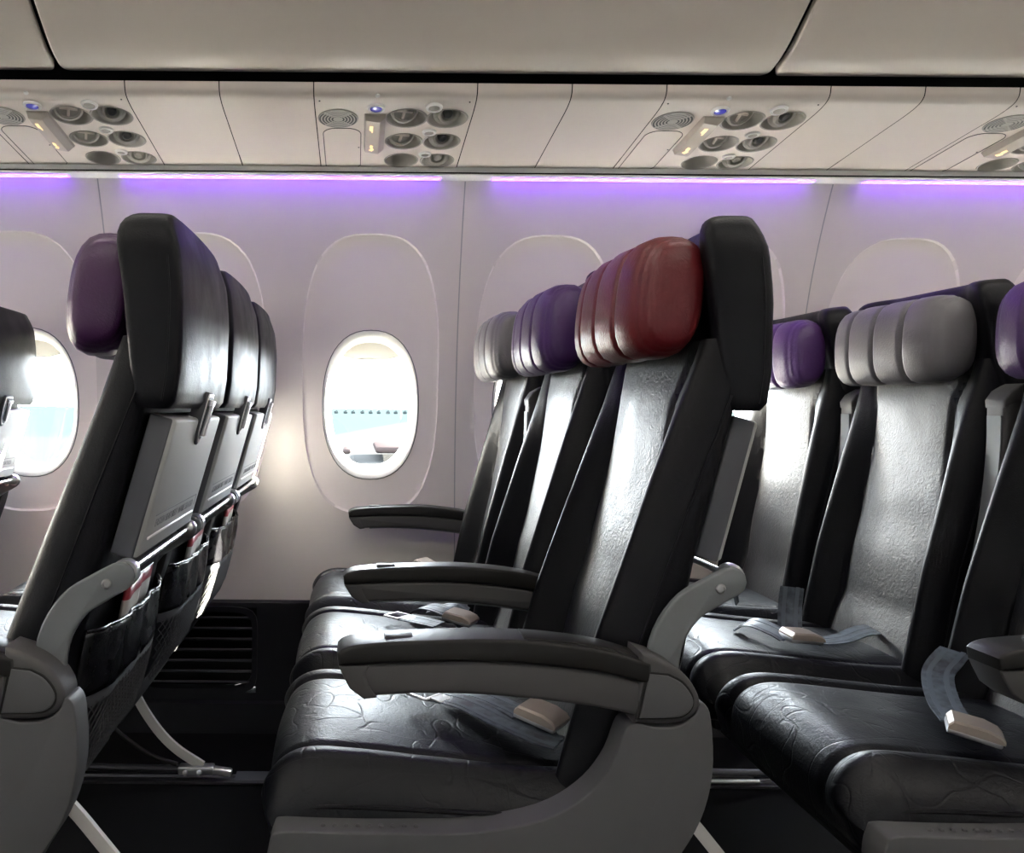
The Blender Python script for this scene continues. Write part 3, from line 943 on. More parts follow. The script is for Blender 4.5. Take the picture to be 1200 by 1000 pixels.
def make_cushion(parent):
    path = spline([(0.375, 0.425), (0.372, 0.452), (0.34, 0.458), (0.22, 0.463), (0.10, 0.474), (0.0, 0.484), (-0.06, 0.486), (-0.095, 0.472), (-0.113, 0.445), (-0.114, 0.415), (-0.105, 0.385), (-0.08, 0.372), (0.10, 0.375), (0.30, 0.385), (0.36, 0.40)], 64)
    P = [Vector((x, 0, z)) for x, z in path]
    n = len(P)
    N = []
    for i in range(n):
        t = (P[(i + 1) % n] - P[i - 1]).normalized()
        N.append(Vector((t.z, 0, -t.x)))
    c = sum(P, Vector()) / n
    if sum((P[i] - c).dot(N[i]) for i in range(n)) < 0: N = [-v for v in N]
    rings = []
    HWc = 0.2225
    us = [-HWc, -HWc + 0.004, -HWc + 0.010, -HWc + 0.018] + list(np.linspace(-HWc + 0.026, HWc - 0.026, 61)) + [HWc - 0.018, HWc - 0.010, HWc - 0.004, HWc]
    for u in us:
        a = abs(u)
        d = 0.0
        e = HWc - a
        if e < 0.03: d -= 0.026 * (1 - math.sqrt(max(0, 1 - ((0.03 - e) / 0.03) ** 2)))
        s0 = 0.142
        top = 0.010 * math.exp(-((a - 0.175) / 0.02) ** 2) + 0.006 * (1 - (min(a, s0) / s0) ** 2)
        g = 0.0075 * math.exp(-((a - s0) / 0.005) ** 2)
        ring = []
        for p, nn in zip(P, N):
            kt = sm((p.z - 0.40) / 0.05)
            q = p + nn * (d + (top - g) * kt)
            # bolsters fall away outwards
            q.z -= kt * 0.030 * max(0, (a - 0.15) / 0.07) ** 1.5
            ring.append((q.x, u, q.z))
        rings.append(ring)
    o = loft('seat_cushion', rings, M['leather_seat'], parent, None, 60)
    # piping along both lower side seams
    for s in (-1, 1):
        pts = [(0.30, s * (HWc - 0.004), 0.425), (0.15, s * (HWc - 0.003), 0.432), (0.0, s * (HWc - 0.003), 0.438), (-0.06, s * (HWc - 0.005), 0.436), (-0.092, s * (HWc - 0.012), 0.425)]
        tube('piping', spline(pts, 16), 0.003, M['leather'], o, 6)
    return o

def tray_x(z): return float(np.interp(z, [0.74, 0.945], [0.449, 0.503]))
def make_tray(parent, loc):
    z0, z1 = 0.757, 0.944
    dx = tray_x(z1) - tray_x(z0); L = math.hypot(dx, z1 - z0)
    ax = Vector((dx / L, 0, (z1 - z0) / L)); nb = Vector((ax.z, 0, -ax.x))
    o0 = Vector((tray_x(z0) - PV[0], 0, z0 - PV[1]))
    def at(u, s, d): return o0 + Vector((0, u, 0)) + ax * s + nb * d
    # side edge block (darker) and the face plate
    def slab(nm, u0, u1, s0, s1, d0, d1, m, par, bev=0.004, seg=3):
        bm = bmesh.new()
        c = at((u0 + u1) / 2, (s0 + s1) / 2, (d0 + d1) / 2)
        rot = Matrix((nb, Vector((0, 1, 0)), ax)).transposed()
        bm_box(bm, c, (abs(d1 - d0), abs(u1 - u0), abs(s1 - s0)), bev, seg, rot)
        return from_bm(nm, bm, m, par)
    t = slab('tray_table', -0.176, 0.176, 0.0, L, -0.002, 0.036, M['tray_grey'], parent, 0.005)
    t.location = (PV[0], 0, PV[1])
    slab('tray_rim', -0.1790, 0.1790, -0.002, L - 0.001, -0.001, 0.0300, M['tray_edge'], t, 0.003)
    # engraved frame and lettering, chrome line
    slab('tray_engraving', -0.135, 0.155, 0.054, 0.0555, 0.0355, 0.0364, M['text_grey'], t, 0.0)
    slab('tray_engraving', 0.1535, 0.155, 0.036, 0.0545, 0.0355, 0.0364, M['text_grey'], t, 0.0)
    slab('chrome_line', -0.150, 0.155, 0.0225, 0.0265, 0.035, 0.038, M['trim_white'], t, 0.001, 1)
    cu = bpy.data.curves.new('tray_words', 'FONT'); cu.body = 'FASTEN SEAT BELT  WHILE SEATED'; cu.size = 0.0165; cu.align_x = 'CENTER'; cu.align_y = 'CENTER'; cu.extrude = 0.0003
    cu.materials.append(M['text_grey'])
    tx = bpy.data.objects.new('tray_words', cu)
    dg = bpy.context.evaluated_depsgraph_get()
    me = bpy.data.meshes.new_from_object(tx)
    bpy.data.objects.remove(tx)
    Mx = Matrix(((0, 0, 0, 0),) * 4)
    rot = Matrix((Vector((0, 1, 0)), ax, nb)).transposed().to_4x4()
    me.transform(Matrix.Translation(at(0.005, 0.042, 0.0361)) @ rot)
    wo = bpy.data.objects.new('tray_words', me); C.objects.link(wo); wo.parent = t
    # latch: recessed grey surround, dark well and a T-shaped turn bar
    def plate(nm, prof, d0, d1, m, bev):
        bm = bmesh.new(); bm_prism(bm, prof, d0, d1, bev, 2, 'x')
        rot4 = Matrix((nb, Vector((0, 1, 0)), ax)).transposed().to_4x4()
        bmesh.ops.transform(bm, matrix=Matrix.Translation(o0 + ax * (L + 0.004)) @ rot4, verts=bm.verts)
        return from_bm(nm, bm, m, t)
    def ushape(k):
        return [(-0.024 * k, 0.034 * k), (-0.021 * k, 0.038 * k), (0.021 * k, 0.038 * k), (0.024 * k, 0.034 * k), (0.024 * k, -0.006), (0.020 * k, -0.028 * k), (0.011 * k, -0.042 * k), (0.0, -0.046 * k), (-0.011 * k, -0.042 * k), (-0.020 * k, -0.028 * k), (-0.024 * k, -0.006)]
    plate('latch_surround', ushape(1.0), 0.020, 0.0400, M['tray_edge'], 0.002)
    plate('latch_rim', ushape(0.94), 0.020, 0.0412, M['trim_white'], 0.001)
    plate('latch_well', ushape(0.82), 0.020, 0.0416, M['tray_edge'], 0.001)
    plate('latch_turn_bar', [(-0.014, 0.027), (0.014, 0.027), (0.014, 0.018), (0.0055, 0.017), (0.0045, -0.030), (-0.0045, -0.030), (-0.0055, 0.017), (-0.014, 0.018)], 0.040, 0.0480, M['metal_light'], 0.002)
    return t

def polyline_bar(pts, wd):
    """2D outline of constant width around a polyline with rounded end"""
    P = [Vector((p[0], p[1])) for p in pts]; Lft = []; Rgt = []
    for i, p in enumerate(P):
        t = (P[min(i + 1, len(P) - 1)] - P[max(i - 1, 0)]).normalized(); n = Vector((-t.y, t.x))
        ww = wd[i] if isinstance(wd, list) else wd
        Lft.append(p + n * ww / 2); Rgt.append(p - n * ww / 2)
    t = (P[-1] - P[-2]).normalized(); a0 = math.atan2(t.y, t.x)
    ww = wd[-1] if isinstance(wd, list) else wd
    cap = [P[-1] + Vector((math.cos(a0 + R(an)), math.sin(a0 + R(an)))) * ww / 2 for an in (60, 30, 0, -30, -60)]
    return [tuple(v) for v in Lft + cap + Rgt[::-1]]

def make_tray_arms(parent):
    pl = spline([(0.392, 0.540), (0.392, 0.600), (0.400, 0.655), (0.424, 0.695), (0.455, 0.716), (0.482, 0.731)], 20)
    out = polyline_bar(pl, [0.044 - 0.006 * i / 19 for i in range(20)])
    for s in (-1, 1):
        u0 = -0.224 if s < 0 else 0.186
        a = prism('tray_arm', out, u0, u0 + 0.013, M['arm_light'], parent, 0.004, 3)
        lathe('screw', [(0.007, 0), (0.006, 0.002), (0.004, 0.0024), (0.0038, 0.0012), (0, 0.0012)], (0.4665, u0 + 0.0005, 0.7225), (0, -1, 0), M['steel'], a, 16)
    rod = tube('tray_rod', [(0.488, -0.212, 0.735), (0.488, 0.180, 0.735)], 0.0046, M['metal_light'], parent, 12)
    lathe('rod_collar', [(0, 0), (0.017, 0), (0.018, 0.004), (0.018, 0.012), (0.012, 0.018), (0, 0.018)], (0.486, -0.212, 0.734), (0, 1, 0), M['metal_light'], rod, 20)
    lathe('rod_knob', [(0, 0), (0.009, 0.001), (0.015, 0.007), (0.016, 0.015), (0.013, 0.024), (0.007, 0.029), (0, 0.030)], (0.488, 0.166, 0.735), (0, 1, 0), M['metal_light'], rod, 20)

def make_pocket(parent):
    # leather upper with a sagging lip, grey elastic, net below
    nu, nv = 28, 12
    rnd = random.Random(3)
    def sheet(z_top, z_bot, nv, off, wr, bul):
        rows = []
        for j in range(nv + 1):
            v = j / nv
            row = []
            for i in range(nu + 1):
                u = -0.192 + 0.384 * i / nu
                a = abs(u) / 0.192
                zt = z_top - 0.010 * (1 - a * a)
                z = zt + (z_bot - zt) * v
                edge = (1 - a ** 6)
                x = bx_back(z) + off + bul(z) * edge + wr * (math.sin(u * 61 + 3 * v) * 0.5 + math.sin(u * 113 + 1.7) * 0.3) * edge
                row.append((x, u, z))
            rows.append(row)
        return rows
    bul = lambda z: float(np.interp(z, [0.42, 0.47, 0.55, 0.60, 0.655], [0.002, 0.018, 0.028, 0.026, 0.020]))
    rows = sheet(0.652, 0.562, nv, 0.004, 0.0060, bul)
    V = [p for r in rows for p in r]; F = []
    m = nu + 1
    for j in range(nv):
        for i in range(nu): F.append((j * m + i, j * m + i + 1, (j + 1) * m + i + 1, (j + 1) * m + i))
    pk = mesh('literature_pocket', V, F, M['pocket_leather'], parent, smooth=80)
    sd = pk.modifiers.new('thickness', 'SOLIDIFY'); sd.thickness = 0.005; sd.offset = 0
    tube('pocket_lip', rows[0], 0.0032, M['pocket_leather'], pk, 8)
    rows = sheet(0.566, 0.545, 3, 0.005, 0.002, bul)
    V = [p for r in rows for p in r]; F = []
    for j in range(3):
        for i in range(nu): F.append((j * m + i, j * m + i + 1, (j + 1) * m + i + 1, (j + 1) * m + i))
    el = mesh('elastic_band', V, F, M['elastic'], pk, smooth=80)
    # diamond net as real strands
    NU, NV = 46, 13
    idx = {}; V = []; E = []
    def pt(i, j):
        if (i, j) not in idx:
            u = -0.188 + 0.376 * i / NU; z = 0.549 - 0.115 * j / NV
            a = abs(u) / 0.192
            x = bx_back(z) + 0.005 + bul(z) * (1 - a ** 6)
            idx[(i, j)] = len(V); V.append((x, u, z))
        return idx[(i, j)]
    rings_V = []; rings_F = []
    def strand(p, q, r=0.0012):
        p = Vector(p); q = Vector(q); t = (q - p).normalized()
        a = t.cross(Vector((1, 0, 0))).normalized(); b = Vector((1, 0, 0))
        base = len(rings_V)
        for c in (p, q):
            for k in range(3):
                an = 2 * math.pi * k / 3
                rings_V.append(tuple(c + (a * math.cos(an) + b * math.sin(an)) * r))
        for k in range(3):
            k2 = (k + 1) % 3
            rings_F.append((base + k, base + k2, base + 3 + k2, base + 3 + k))
    for j in range(NV):
        for i in range(NU + 1):
            if (i + j) % 2: continue
            for di in (-1, 1):
                if 0 <= i + di <= NU:
                    strand(V[pt(i, j)], V[pt(i + di, j + 1)])
    tag(mesh('pocket_net', rings_V, rings_F, M['net_black'], pk, smooth=0, fix=False), kind='stuff')
    # dark liner that closes the sides and bottom
    return pk

ARM_TOP = [(-0.022, 0.647), (-0.012, 0.654), (0.012, 0.659), (0.086, 0.664), (0.191, 0.666), (0.297, 0.656), (0.365, 0.638)]
ARM_PB = [(-0.020, 0.632), (0.086, 0.637), (0.191, 0.637), (0.297, 0.627), (0.367, 0.611)]
ARM_BOT = [(0.012, 0.592), (0.045, 0.595), (0.10, 0.597), (0.19, 0.594), (0.297, 0.582), (0.362, 0.569)]
def make_aisle_arm(parent, dx=0.0):
    root_u = -0.262
    top = spline(ARM_TOP, 24); pb = spline(ARM_PB, 16); bot = spline(ARM_BOT, 16)
    body = prism('armrest', [(-0.019, 0.633)] + pb[1:] + [(0.362, 0.569)] + bot[::-1][1:] + [(-0.004, 0.604), (-0.014, 0.622)], root_u + 0.003, -0.208, M['arm_grey'], parent, 0.006, 3)
    front = [t for t in top if t[0] <= 0.182]; rear = [t for t in top if t[0] >= 0.178]
    prism('arm_pad', top + pb[::-1], root_u - 0.002, -0.203, M['pad_dark'], body, 0.012, 4)
    # rear cover cap on the pad
    prism('arm_pad_cover', [(x, z + 0.0022) for x, z in top if x > 0.19] + [(x, z + 0.006) for x, z in pb[::-1] if x > 0.19], root_u + 0.006, -0.211, M['pad_dark'], body, 0.003, 2)
    # front nose, with its curved joint
    prism('arm_nose', [(-0.0205, 0.6325), (0.018, 0.633), (0.013, 0.622), (0.018, 0.608), (0.028, 0.5925), (0.012, 0.590), (-0.006, 0.603), (-0.016, 0.622)], root_u + 0.0005, -0.2055, M['arm_grey'], body, 0.004, 3)
    # recline button set into the top
    box('recline_button', (0.055, -0.2325, 0.6620), (0.036, 0.022, 0.004), M['arm_grey'], body, 0.0018, 2)
    # rear pod and its D-shaped inset
    pod = [(0.352, 0.652), (0.372, 0.646), (0.398, 0.632), (0.415, 0.616), (0.425, 0.598), (0.426, 0.584), (0.418, 0.572), (0.402, 0.564), (0.375, 0.562), (0.345, 0.563)]
    pd = prism('armrest_pod', pod[:1] + spline(pod[1:], 26), root_u, -0.206, M['arm_grey'], parent, 0.008, 4)
    ins = [(0.362, 0.626), (0.385, 0.624), (0.402, 0.615), (0.414, 0.600), (0.416, 0.588), (0.408, 0.577), (0.392, 0.572), (0.350, 0.571)]
    prism('pod_inset_edge', [(0.3585, 0.6285)] + [(x + 0.0018, z + (0.0022 if z > 0.59 else -0.0018)) for x, z in spline(ins[1:], 20)][:-1] + [(0.346, 0.5692)], root_u - 0.0012, root_u + 0.004, M['pad_dark'], pd, 0.001, 1)
    prism('pod_inset', ins[:1] + spline(ins[1:], 20), root_u - 0.003, root_u + 0.004, M['shell_grey'], pd, 0.0025, 3)
    body.location.x = dx; pd.location.x = dx
    # side panel sweeping down and forward under the cushion
    ol = spline([(0.349, 0.563), (0.335, 0.555), (0.318, 0.512), (0.286, 0.473), (0.233, 0.443), (0.149, 0.427), (0.06, 0.425), (-0.019, 0.4255), (-0.088, 0.426), (-0.102, 0.415), (-0.107, 0.380), (-0.095, 0.325)], 48)
    ol += spline([(-0.085, 0.305), (0.10, 0.275), (0.25, 0.275), (0.35, 0.325), (0.402, 0.398), (0.430, 0.448), (0.443, 0.506), (0.440, 0.570), (0.432, 0.588), (0.426, 0.588)], 36)
    ol += spline([(0.422, 0.577), (0.412, 0.566), (0.395, 0.559), (0.372, 0.558)], 8)
    sp = prism('side_panel', ol, root_u + 0.002, -0.215, M['shell_grey'], parent, 0.014, 4, smooth=50)
    for k in range(9):
        lathe('stud', [(0.0035, 0), (0.003, 0.002), (0, 0.0028)], (-0.038 + k * 0.0145, -0.2435, 0.4262), (0, 0, 1), M['shell_grey'], sp, 10)
    # light brace coming out behind the panel down to the track
    ribbon('leg_brace', [(0.36, -0.218, 0.515), (0.411, -0.218, 0.448), (0.445, -0.218, 0.409), (0.53, -0.215, 0.30), (0.62, -0.208, 0.16), (0.70, -0.205, 0.03)], (0.7, 0, 0.7), 0.016, 0.008, M['strut_white'], parent)
    box('track_foot', (0.705, -0.205, 0.022), (0.08, 0.04, 0.026), M['metal_light'], parent, 0.005)
    tube('leg', [(0.02, -0.205, 0.36), (-0.02, -0.205, 0.10), (-0.02, -0.205, 0.010)], 0.013, M['metal_dark'], parent)

def make_mid_arm(parent, u, raised):
    def tr(p):
        if not raised: return p
        # swing up about the hinge in the back
        hx, hz = 0.385, 0.600
        a = R(93)
        x, z = p[0] - hx, p[1] - hz
        return (hx + x * math.cos(a) + z * math.sin(a), hz - x * math.sin(a) + z * math.cos(a))
    top = spline(ARM_TOP + [(0.40, 0.628)], 26); pb = spline(ARM_PB + [(0.40, 0.601)], 18)
    bot = spline([(0.012, 0.600), (0.045, 0.602), (0.10, 0.604), (0.19, 0.601), (0.297, 0.590), (0.40, 0.572)], 18)
    body = prism('armrest', [tr(p) for p in [(-0.019, 0.633)] + pb[1:] + bot[::-1] + [(-0.006, 0.610), (-0.014, 0.624)]], u - 0.0235, u + 0.0235, M['arm_grey'], parent, 0.007, 3)
    prism('arm_pad', [tr(p) for p in top + pb[::-1]], u - 0.026, u + 0.026, M['pad_dark'], body, 0.010, 4)
    prism('arm_nose', [tr(p) for p in [(-0.0205, 0.6325), (0.018, 0.633), (0.013, 0.625), (0.018, 0.614), (0.026, 0.600), (0.012, 0.598), (-0.006, 0.609), (-0.016, 0.624)]], u - 0.0245, u + 0.0245, M['arm_grey'], body, 0.004, 3)
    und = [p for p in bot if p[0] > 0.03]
    prism('arm_underside_lit', [tr(p) for p in und + [(x, z - 0.003) for x, z in und[::-1]]], u - 0.0175, u + 0.0175, M['arm_light'], body, 0.001, 1)  # added plate, its paler grey imitates light falling on raised arms
    if raised:
        sp_ = tr((-0.010, 0.622))
        box('arm_slot', (sp_[0] - 0.004, u, sp_[1] - 0.004), (0.010, 0.010, 0.006), M['gap_black'], body)
    bp = tr((0.055, 0.6635))
    q = Matrix.Rotation(R(93), 3, 'Y') if raised else None
    box('recline_button', (bp[0], u, bp[1]), (0.034, 0.020, 0.004), M['arm_grey'], body, 0.0018, 2, q)
    return body

def make_leg(parent, u):
    tube('leg', [(0.05, u, 0.36), (0.0, u, 0.12), (-0.01, u, 0.012)], 0.014, M['metal_dark'], parent)
    ribbon('leg_brace', [(0.205, u, 0.33), (0.215, u, 0.27), (0.236, u, 0.205), (0.285, u, 0.13), (0.335, u, 0.080), (0.40, u, 0.038)], (0.7, 0, 0.7), 0.022, 0.010, M['strut_white'], parent)
    bm = bmesh.new()
    bm_box(bm, (0.385, u, 0.030), (0.09, 0.030, 0.022), 0.005, 2)
    bm_box(bm, (0.445, u, 0.026), (0.060, 0.022, 0.016), 0.004, 2, Matrix.Rotation(R(8), 3, 'Y'))
    from_bm('track_foot', bm, M['metal_light'], parent)
    for dx in (0.36, 0.395):
        lathe('foot_bolt', [(0.007, 0), (0.007, 0.006), (0.004, 0.010), (0, 0.011)], (dx, u - 0.015, 0.028), (0, -1, 0), M['metal_light'], parent, 10)
    tube('lower_rail', [(0.37, u, 0.030), (-0.01, u, 0.035)], 0.009, M['metal_dark'], parent)
    tube('cable', spline([(0.12, u - 0.02, 0.22), (0.18, u - 0.02, 0.14), (0.27, u - 0.02, 0.075), (0.34, u - 0.02, 0.05)], 14), 0.006, M['pad_dark'], parent, 8)

def make_seat_common(root, hr_mat):
    pv = (PV[0], 0, PV[1])
    make_cushion(root)
    parts = [make_backrest(root, pv), make_head(root, pv), make_headrest(root, pv, hr_mat), make_tray(root, pv)]
    make_tray_arms(root)
    make_pocket(root)
    box('seat_pan', (0.13, 0, 0.368), (0.44, 0.40, 0.03), M['black_plastic'], root, 0.008)
    for x in (0.02, 0.26):
        tube('beam', [(x, -0.225, 0.345), (x, 0.225, 0.345)], 0.018, M['metal_dark'], root, 12)
    box('life_vest_box', (0.12, 0.03, 0.315), (0.26, 0.26, 0.06), M['black_plastic'], root, 0.012)

proto = empty('airline_seat', (0, 0, 0))
make_seat_common(proto, M['leather_purple'])
ROW = {0: -0.784 * 2 + 0.095, 1: -0.784, 2: 0.0, 3: 0.760}
SY = {'aisle': 1.28, 'middle': 1.74, 'window': 2.20}
BACKP = ('backrest', 'head_cover', 'headrest', 'tray_table')
hide = {'red': 'leather_red', 'purple': 'leather_purple', 'plum': 'leather_plum', 'grey': 'leather_grey'}
seats = [
    (0, 'window', 'grey', 0.0, 'black seat back with grey tray, cut by the left edge of the photo'),
    (1, 'aisle', 'plum', 1.0, 'aisle seat seen from behind, plum headrest, grey tray table and side panel'),
    (1, 'middle', 'grey', 0.8, 'seat back between the plum-headrest aisle seat and the one by the wall'),
    (1, 'window', 'purple', 0.6, 'farthest seat back of three, beside the sunlit wall left of the window'),
    (2, 'aisle', 'red', 0.0, 'black leather aisle seat with the dark red headrest'),
    (2, 'middle', 'purple', -2.2, 'black leather seat with purple headrest beside the red-headrest seat'),
    (2, 'window', 'grey', -4.2, 'window seat with small grey headrest at the wall, in the red-headrest row'),
    (3, 'aisle', 'purple', -3.0, 'black aisle seat cut by the right edge, buckle lying on its cushion'),
    (3, 'middle', 'grey', -4.5, 'black leather seat with large grey headrest behind the red-headrest row'),
    (3, 'window', 'purple', -7.0, 'window seat with violet headrest, half hidden behind the red-headrest seat'),
]
SEAT = {}
first = True
for r, pos, hc, rec, lab in seats:
    if first:
        s = proto; first = False
    else:
        s = dup(proto)
    s.location = (ROW[r], SY[pos], 0)
    tag(s, lab, 'seat', 'airline seats')
    for ch in s.children:
        b = ch.name.split('.')[0]
        if b in BACKP:
            ch.rotation_euler = (0, R(rec), 0)
            if r == 3 and b in ('head_cover', 'headrest'): ch.location.z -= 0.016
        if b == 'headrest':
            ch.data = ch.data.copy(); ch.data.materials.clear(); ch.data.materials.append(M[hide[hc]])
    SEAT[(r, pos)] = s
for (r, pos), s in SEAT.items():
    if pos == 'aisle':
        make_aisle_arm(s, 0.055 if r == 3 else 0.0)
    if pos == 'middle':
        make_mid_arm(s, -0.23, r in (1, 3))
    if pos == 'window':
        make_mid_arm(s, -0.23, r in (0, 1, 2, 3))
        make_mid_arm(s, 0.222, r < 2)
        make_leg(s, -0.10)

# ---------------- safety cards in the seat pockets
def make_card():
    root = empty('safety_card', (0, 0, 0))
    z0, z1 = 0.60, 0.690
    def xx(z): return bx_back(z) + 0.010
    # folded leaflet: one long U-turned sheet seen from above
    path = spline([(0.010, 0.095), (0.010, 0.0), (0.009, -0.050), (0.012, -0.078), (0.018, -0.082), (0.021, -0.070), (0.016, -0.03), (0.0135, 0.02)], 30)
    zsl = [z0, 0.668, 0.6685, z1]
    V = []; F = []; n = len(path)
    for z in zsl:
        for d, u in path: V.append((xx(z) + d - 0.006 , u, z))
    for j in range(3):
        for i in range(n - 1): F.append((j * n + i, j * n + i + 1, (j + 1) * n + i + 1, (j + 1) * n + i))
    o = mesh('leaflet', V, F, M['card_white'], root, smooth=60)
    o.data.materials.append(M['card_red'])
    for p in o.data.polygons:
        if p.center.z > 0.669: p.material_index = 1
    sd = o.modifiers.new('thickness', 'SOLIDIFY'); sd.thickness = 0.0012; sd.offset = 0
    rim = [(xx(z1) + d - 0.006, u, z1) for d, u in path]
    tube('paper_edge', rim, 0.0010, M['trim_white'], root, 6)
    return root
card0 = make_card(); first = True
for key, lab in (((1, 'aisle'), 'folded safety card with red band in the nearest seat pocket'),
                 ((1, 'middle'), 'folded safety card with red band in the second seat pocket'),
                 ((1, 'window'), 'folded safety card with red band in the pocket nearest the wall'),
                 ((0, 'window'), 'safety card corner in the pocket at the left edge')):
    c = card0 if first else dup(card0); first = False
    c.location = SEAT[key].location
    tag(c, lab, 'safety card', 'safety cards in seat pockets')

# ---------------- seat belts (parts of their seats)
def buckle(parent, c, ang, tilt=0.0, s=1.0, roll=0.0):
    rot = Matrix.Rotation(ang, 3, 'Z') @ Matrix.Rotation(tilt, 3, 'Y') @ Matrix.Rotation(roll, 3, 'X')
    q = lambda p: tuple(Vector(c) + rot @ (Vector(p) * s))
    base = bmesh.new()
    bm_box(base, q((0, 0, -0.004)), (0.064 * s, 0.052 * s, 0.010 * s), 0.003, 2, rot)
    bk = from_bm('buckle', base, M['metal_light'], parent)
    V = []
    prof = [(-0.031, 0.004), (-0.026, 0.011), (0.012, 0.012), (0.028, 0.008), (0.034, 0.003)]
    ys = (-0.027, -0.024, 0.024, 0.027)
    rings = []
    for i, y in enumerate(ys):
        dz = -0.003 if i in (0, 3) else 0.0
        rings.append([q((x, y, z + dz)) for x, z in prof] + [q((x, y, -0.002)) for x, z in prof[::-1]])
    loft('buckle_flap', rings, M['buckle_tan'], bk, smooth=30)
    return bk
def strap(parent, pts, wdir, width=0.045):
    st = ribbon('seat_belt', pts, wdir, width, 0.0022, M['webbing'], parent)
    # lighter woven stripes
    for off in (-0.26, 0.26):
        P = [tuple(Vector(p) + Vector(w_).normalized() * off * width for w_ in [wdir[i] if isinstance(wdir, list) else wdir])[0] for i, p in enumerate(pts)]
        ribbon('belt_stripe', [tuple(v) for v in P], wdir, width * 0.16, 0.0034, M['webbing_stripe'], st)
    return st
def connector(parent, c, ang):
    rot = Matrix.Rotation(ang, 3, 'Z')
    q = lambda p: tuple(Vector(c) + rot @ Vector(p))
    bm = bmesh.new()
    for sx in (-1, 1):
        bm_box(bm, q((0.018 * sx, 0, 0)), (0.006, 0.048, 0.004), 0.0015, 1, rot)
        bm_box(bm, q((0, 0.021 * sx, 0)), (0.040, 0.006, 0.004), 0.0015, 1, rot)
    bm_box(bm, q((-0.032, 0, 0)), (0.024, 0.030, 0.003), 0.001, 1, rot)
    return from_bm('belt_connector', bm, M['metal_light'], parent)

def L(key, p):  # cabin position -> position relative to the seat
    o = SEAT[key].location
    return (p[0] - o.x, p[1] - o.y, p[2])
def belts(key, straps, bucks=(), conns=()):
    s = SEAT[key]
    for pts, wd in straps: strap(s, [L(key, p) for p in pts], wd)
    for c, a, t in bucks: buckle(s, L(key, c), R(a), R(t))
    for c, a in conns: connector(s, L(key, c), R(a))
k = (2, 'aisle')
belts(k, [([(0.125, 1.300, 0.499), (0.165, 1.262, 0.502), (0.215, 1.205, 0.496), (0.262, 1.165, 0.488), (0.285, 1.150, 0.486)], (0.6, 0.7, 0.05)),
          ([(0.155, 1.345, 0.490), (0.195, 1.300, 0.500), (0.235, 1.245, 0.500), (0.250, 1.215, 0.499)], (0.75, 0.6, 0.0))],
      [((0.272, 1.205, 0.505), -38, 10)], [((0.112, 1.303, 0.501), 135)])
k = (2, 'middle')
belts(k, [([(0.105, 1.785, 0.499), (0.14, 1.755, 0.500), (0.175, 1.725, 0.499)], (0.5, 0.8, 0.05)),
          ([(0.130, 1.860, 0.490), (0.160, 1.830, 0.512), (0.205, 1.790, 0.508), (0.235, 1.760, 0.490)], (0.75, 0.6, 0.1)),
          ([(0.175, 1.900, 0.488), (0.215, 1.865, 0.505), (0.245, 1.845, 0.495)], (0.7, 0.6, 0.2))],
      [((0.225, 1.772, 0.503), -30, 8)], [((0.092, 1.795, 0.500), 135)])
k = (2, 'window')
belts(k, [([(0.165, 2.285, 0.488), (0.185, 2.24, 0.520), (0.225, 2.20, 0.515), (0.275, 2.165, 0.488)], (0.7, 0.6, 0.3))],
      [((0.195, 2.235, 0.524), -40, 20)])
k = (3, 'middle')
belts(k, [([(0.905, 1.715, 0.585), (0.893, 1.70, 0.545), (0.880, 1.675, 0.510), (0.872, 1.655, 0.498)], (0.75, -0.65, 0.1)),
          ([(0.800, 1.735, 0.494), (0.822, 1.715, 0.512), (0.848, 1.675, 0.506), (0.862, 1.650, 0.498)], (0.75, 0.6, 0.2)),
          ([(0.905, 1.640, 0.494), (0.965, 1.650, 0.496), (1.03, 1.69, 0.500), (1.10, 1.74, 0.495)], (0.2, 0.9, 0.05))],
      [((0.884, 1.640, 0.504), 0, 4)])
k = (3, 'window')
belts(k, [([(0.855, 2.02, 0.500), (0.865, 2.0, 0.535), (0.885, 1.985, 0.550), (0.905, 1.98, 0.52), (0.912, 1.975, 0.490)], (0.5, 0.8, 0.1))])
k = (3, 'aisle')
belts(k, [([(1.03, 1.420, 0.540), (1.005, 1.40, 0.535), (0.965, 1.37, 0.516), (0.915, 1.285, 0.500), (0.880, 1.205, 0.498)], [(0.75, -0.5, -0.1), (0.75, -0.5, -0.1), (0.75, -0.45, 0), (0.8, -0.4, 0), (0.8, -0.4, 0)])],
      [((0.868, 1.160, 0.506), -32, 10)])

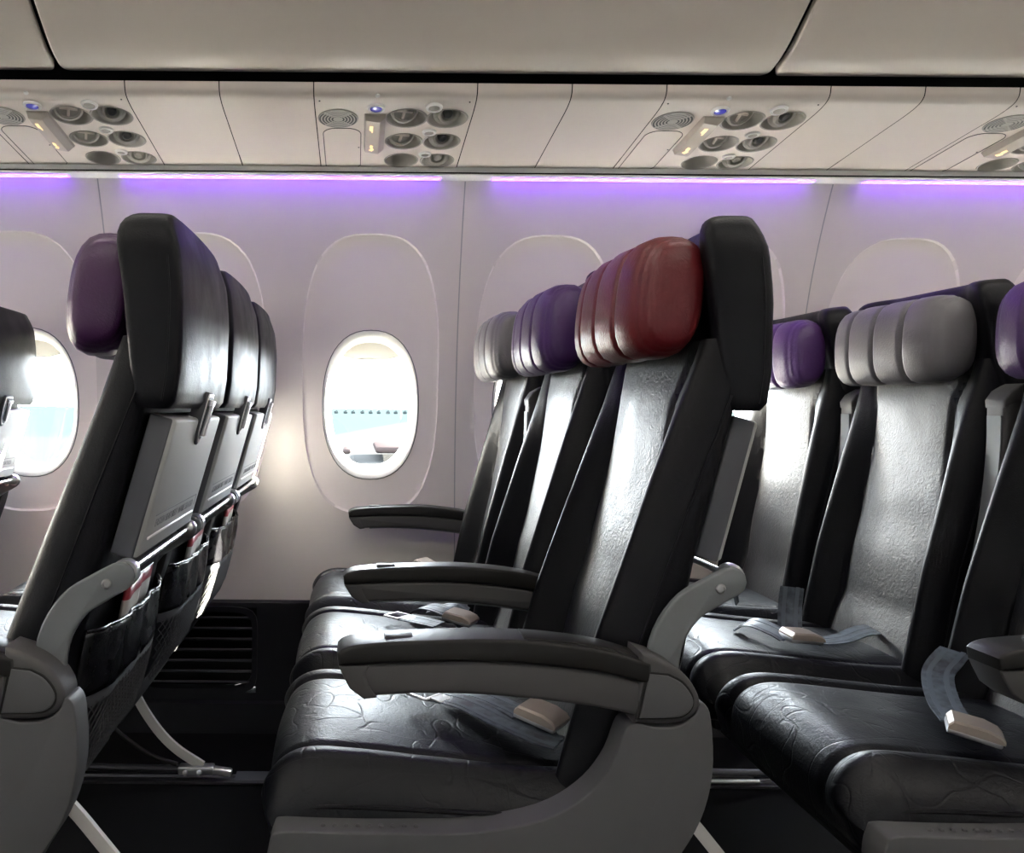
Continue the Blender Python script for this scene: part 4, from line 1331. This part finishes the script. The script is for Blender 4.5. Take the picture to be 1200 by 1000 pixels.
# ================================================================== outside the windows
g = box('ground_apron', (0, 60, -3.55), (900, 115, 0.1), M['concrete']); tag(g, kind='structure')
g = box('water_beyond', (0, 2120, -3.7), (6000, 4000, 0.1), M['water']); tag(g, kind='structure')
wg = empty('aircraft_wing', (0, 6, 0.55))
def wing_sec(y, x0, x1, z, t):
    c = x1 - x0; out = []
    for f in np.linspace(0, 1, 10): out.append((x0 + c * f, y, z + t * math.sqrt(max(0, f)) * (1 - f) * 2.2))
    for f in np.linspace(1, 0, 10)[1:-1]: out.append((x0 + c * f, y, z - t * 0.6 * math.sqrt(f) * (1 - f)))
    return [(x, y_ - 6, z_ - 0.55) for x, y_, z_ in out]
loft('wing_skin', [wing_sec(3.4, -2.2, 6.5, 0.42, 0.12), wing_sec(11.7, -0.34, 3.8, 0.56, 0.07), wing_sec(20, 1.1, 2.8, 0.60, 0.03)], M['wing_white'], wg, smooth=50)
for f0, f1 in ((0.30, 0.32), (0.55, 0.60), (0.75, 0.72)):
    def wp(y, f):
        x0 = np.interp(y, [3.4, 11.7, 20], [-2.2, -0.34, 1.1]); x1 = np.interp(y, [3.4, 11.7, 20], [6.5, 3.8, 2.8])
        z = np.interp(y, [3.4, 11.7, 20], [0.42, 0.56, 0.60]); t = np.interp(y, [3.4, 11.7, 20], [0.12, 0.07, 0.03])
        return (x0 + (x1 - x0) * f, y - 6, z + t * math.sqrt(f) * (1 - f) * 2.2 + 0.01 - 0.55)
    tube('panel_line', [wp(4, f0), wp(8, (f0 + f1) / 2), wp(11.7, f1), wp(18, f1)], 0.006, M['wing_line'], wg, 6)
box('red_fairing', (0.24, 0.55, 0.09), (0.20, 0.9, 0.05), M['signal_red'], wg, 0.02)
box('red_fairing', (-0.07, 0.25, 0.08), (0.06, 0.4, 0.04), M['signal_red'], wg, 0.02)
tag(wg, 'pale aircraft wing with small red patches, seen through the clear window', 'wing')
mk = None
for i in range(10):
    if mk is None:
        bm = bmesh.new(); bm_box(bm, (0, 0, 1.0), (3.0, 3.0, 2.0), 0.4, 1); bm_box(bm, (0.3, 0, 2.2), (1.4, 1.4, 0.9), 0.2, 1)
        mk = from_bm('distant_marker', bm, M['speck_grey']); o = mk
    else:
        o = mk.copy(); C.objects.link(o)
    o.location = (-22 + 6.6 * i + random.uniform(-0.6, 0.6), 640, -3.65)
    tag(o, 'tiny grey speck in the row on the pale water outside the window', 'marker', 'distant specks in a row')
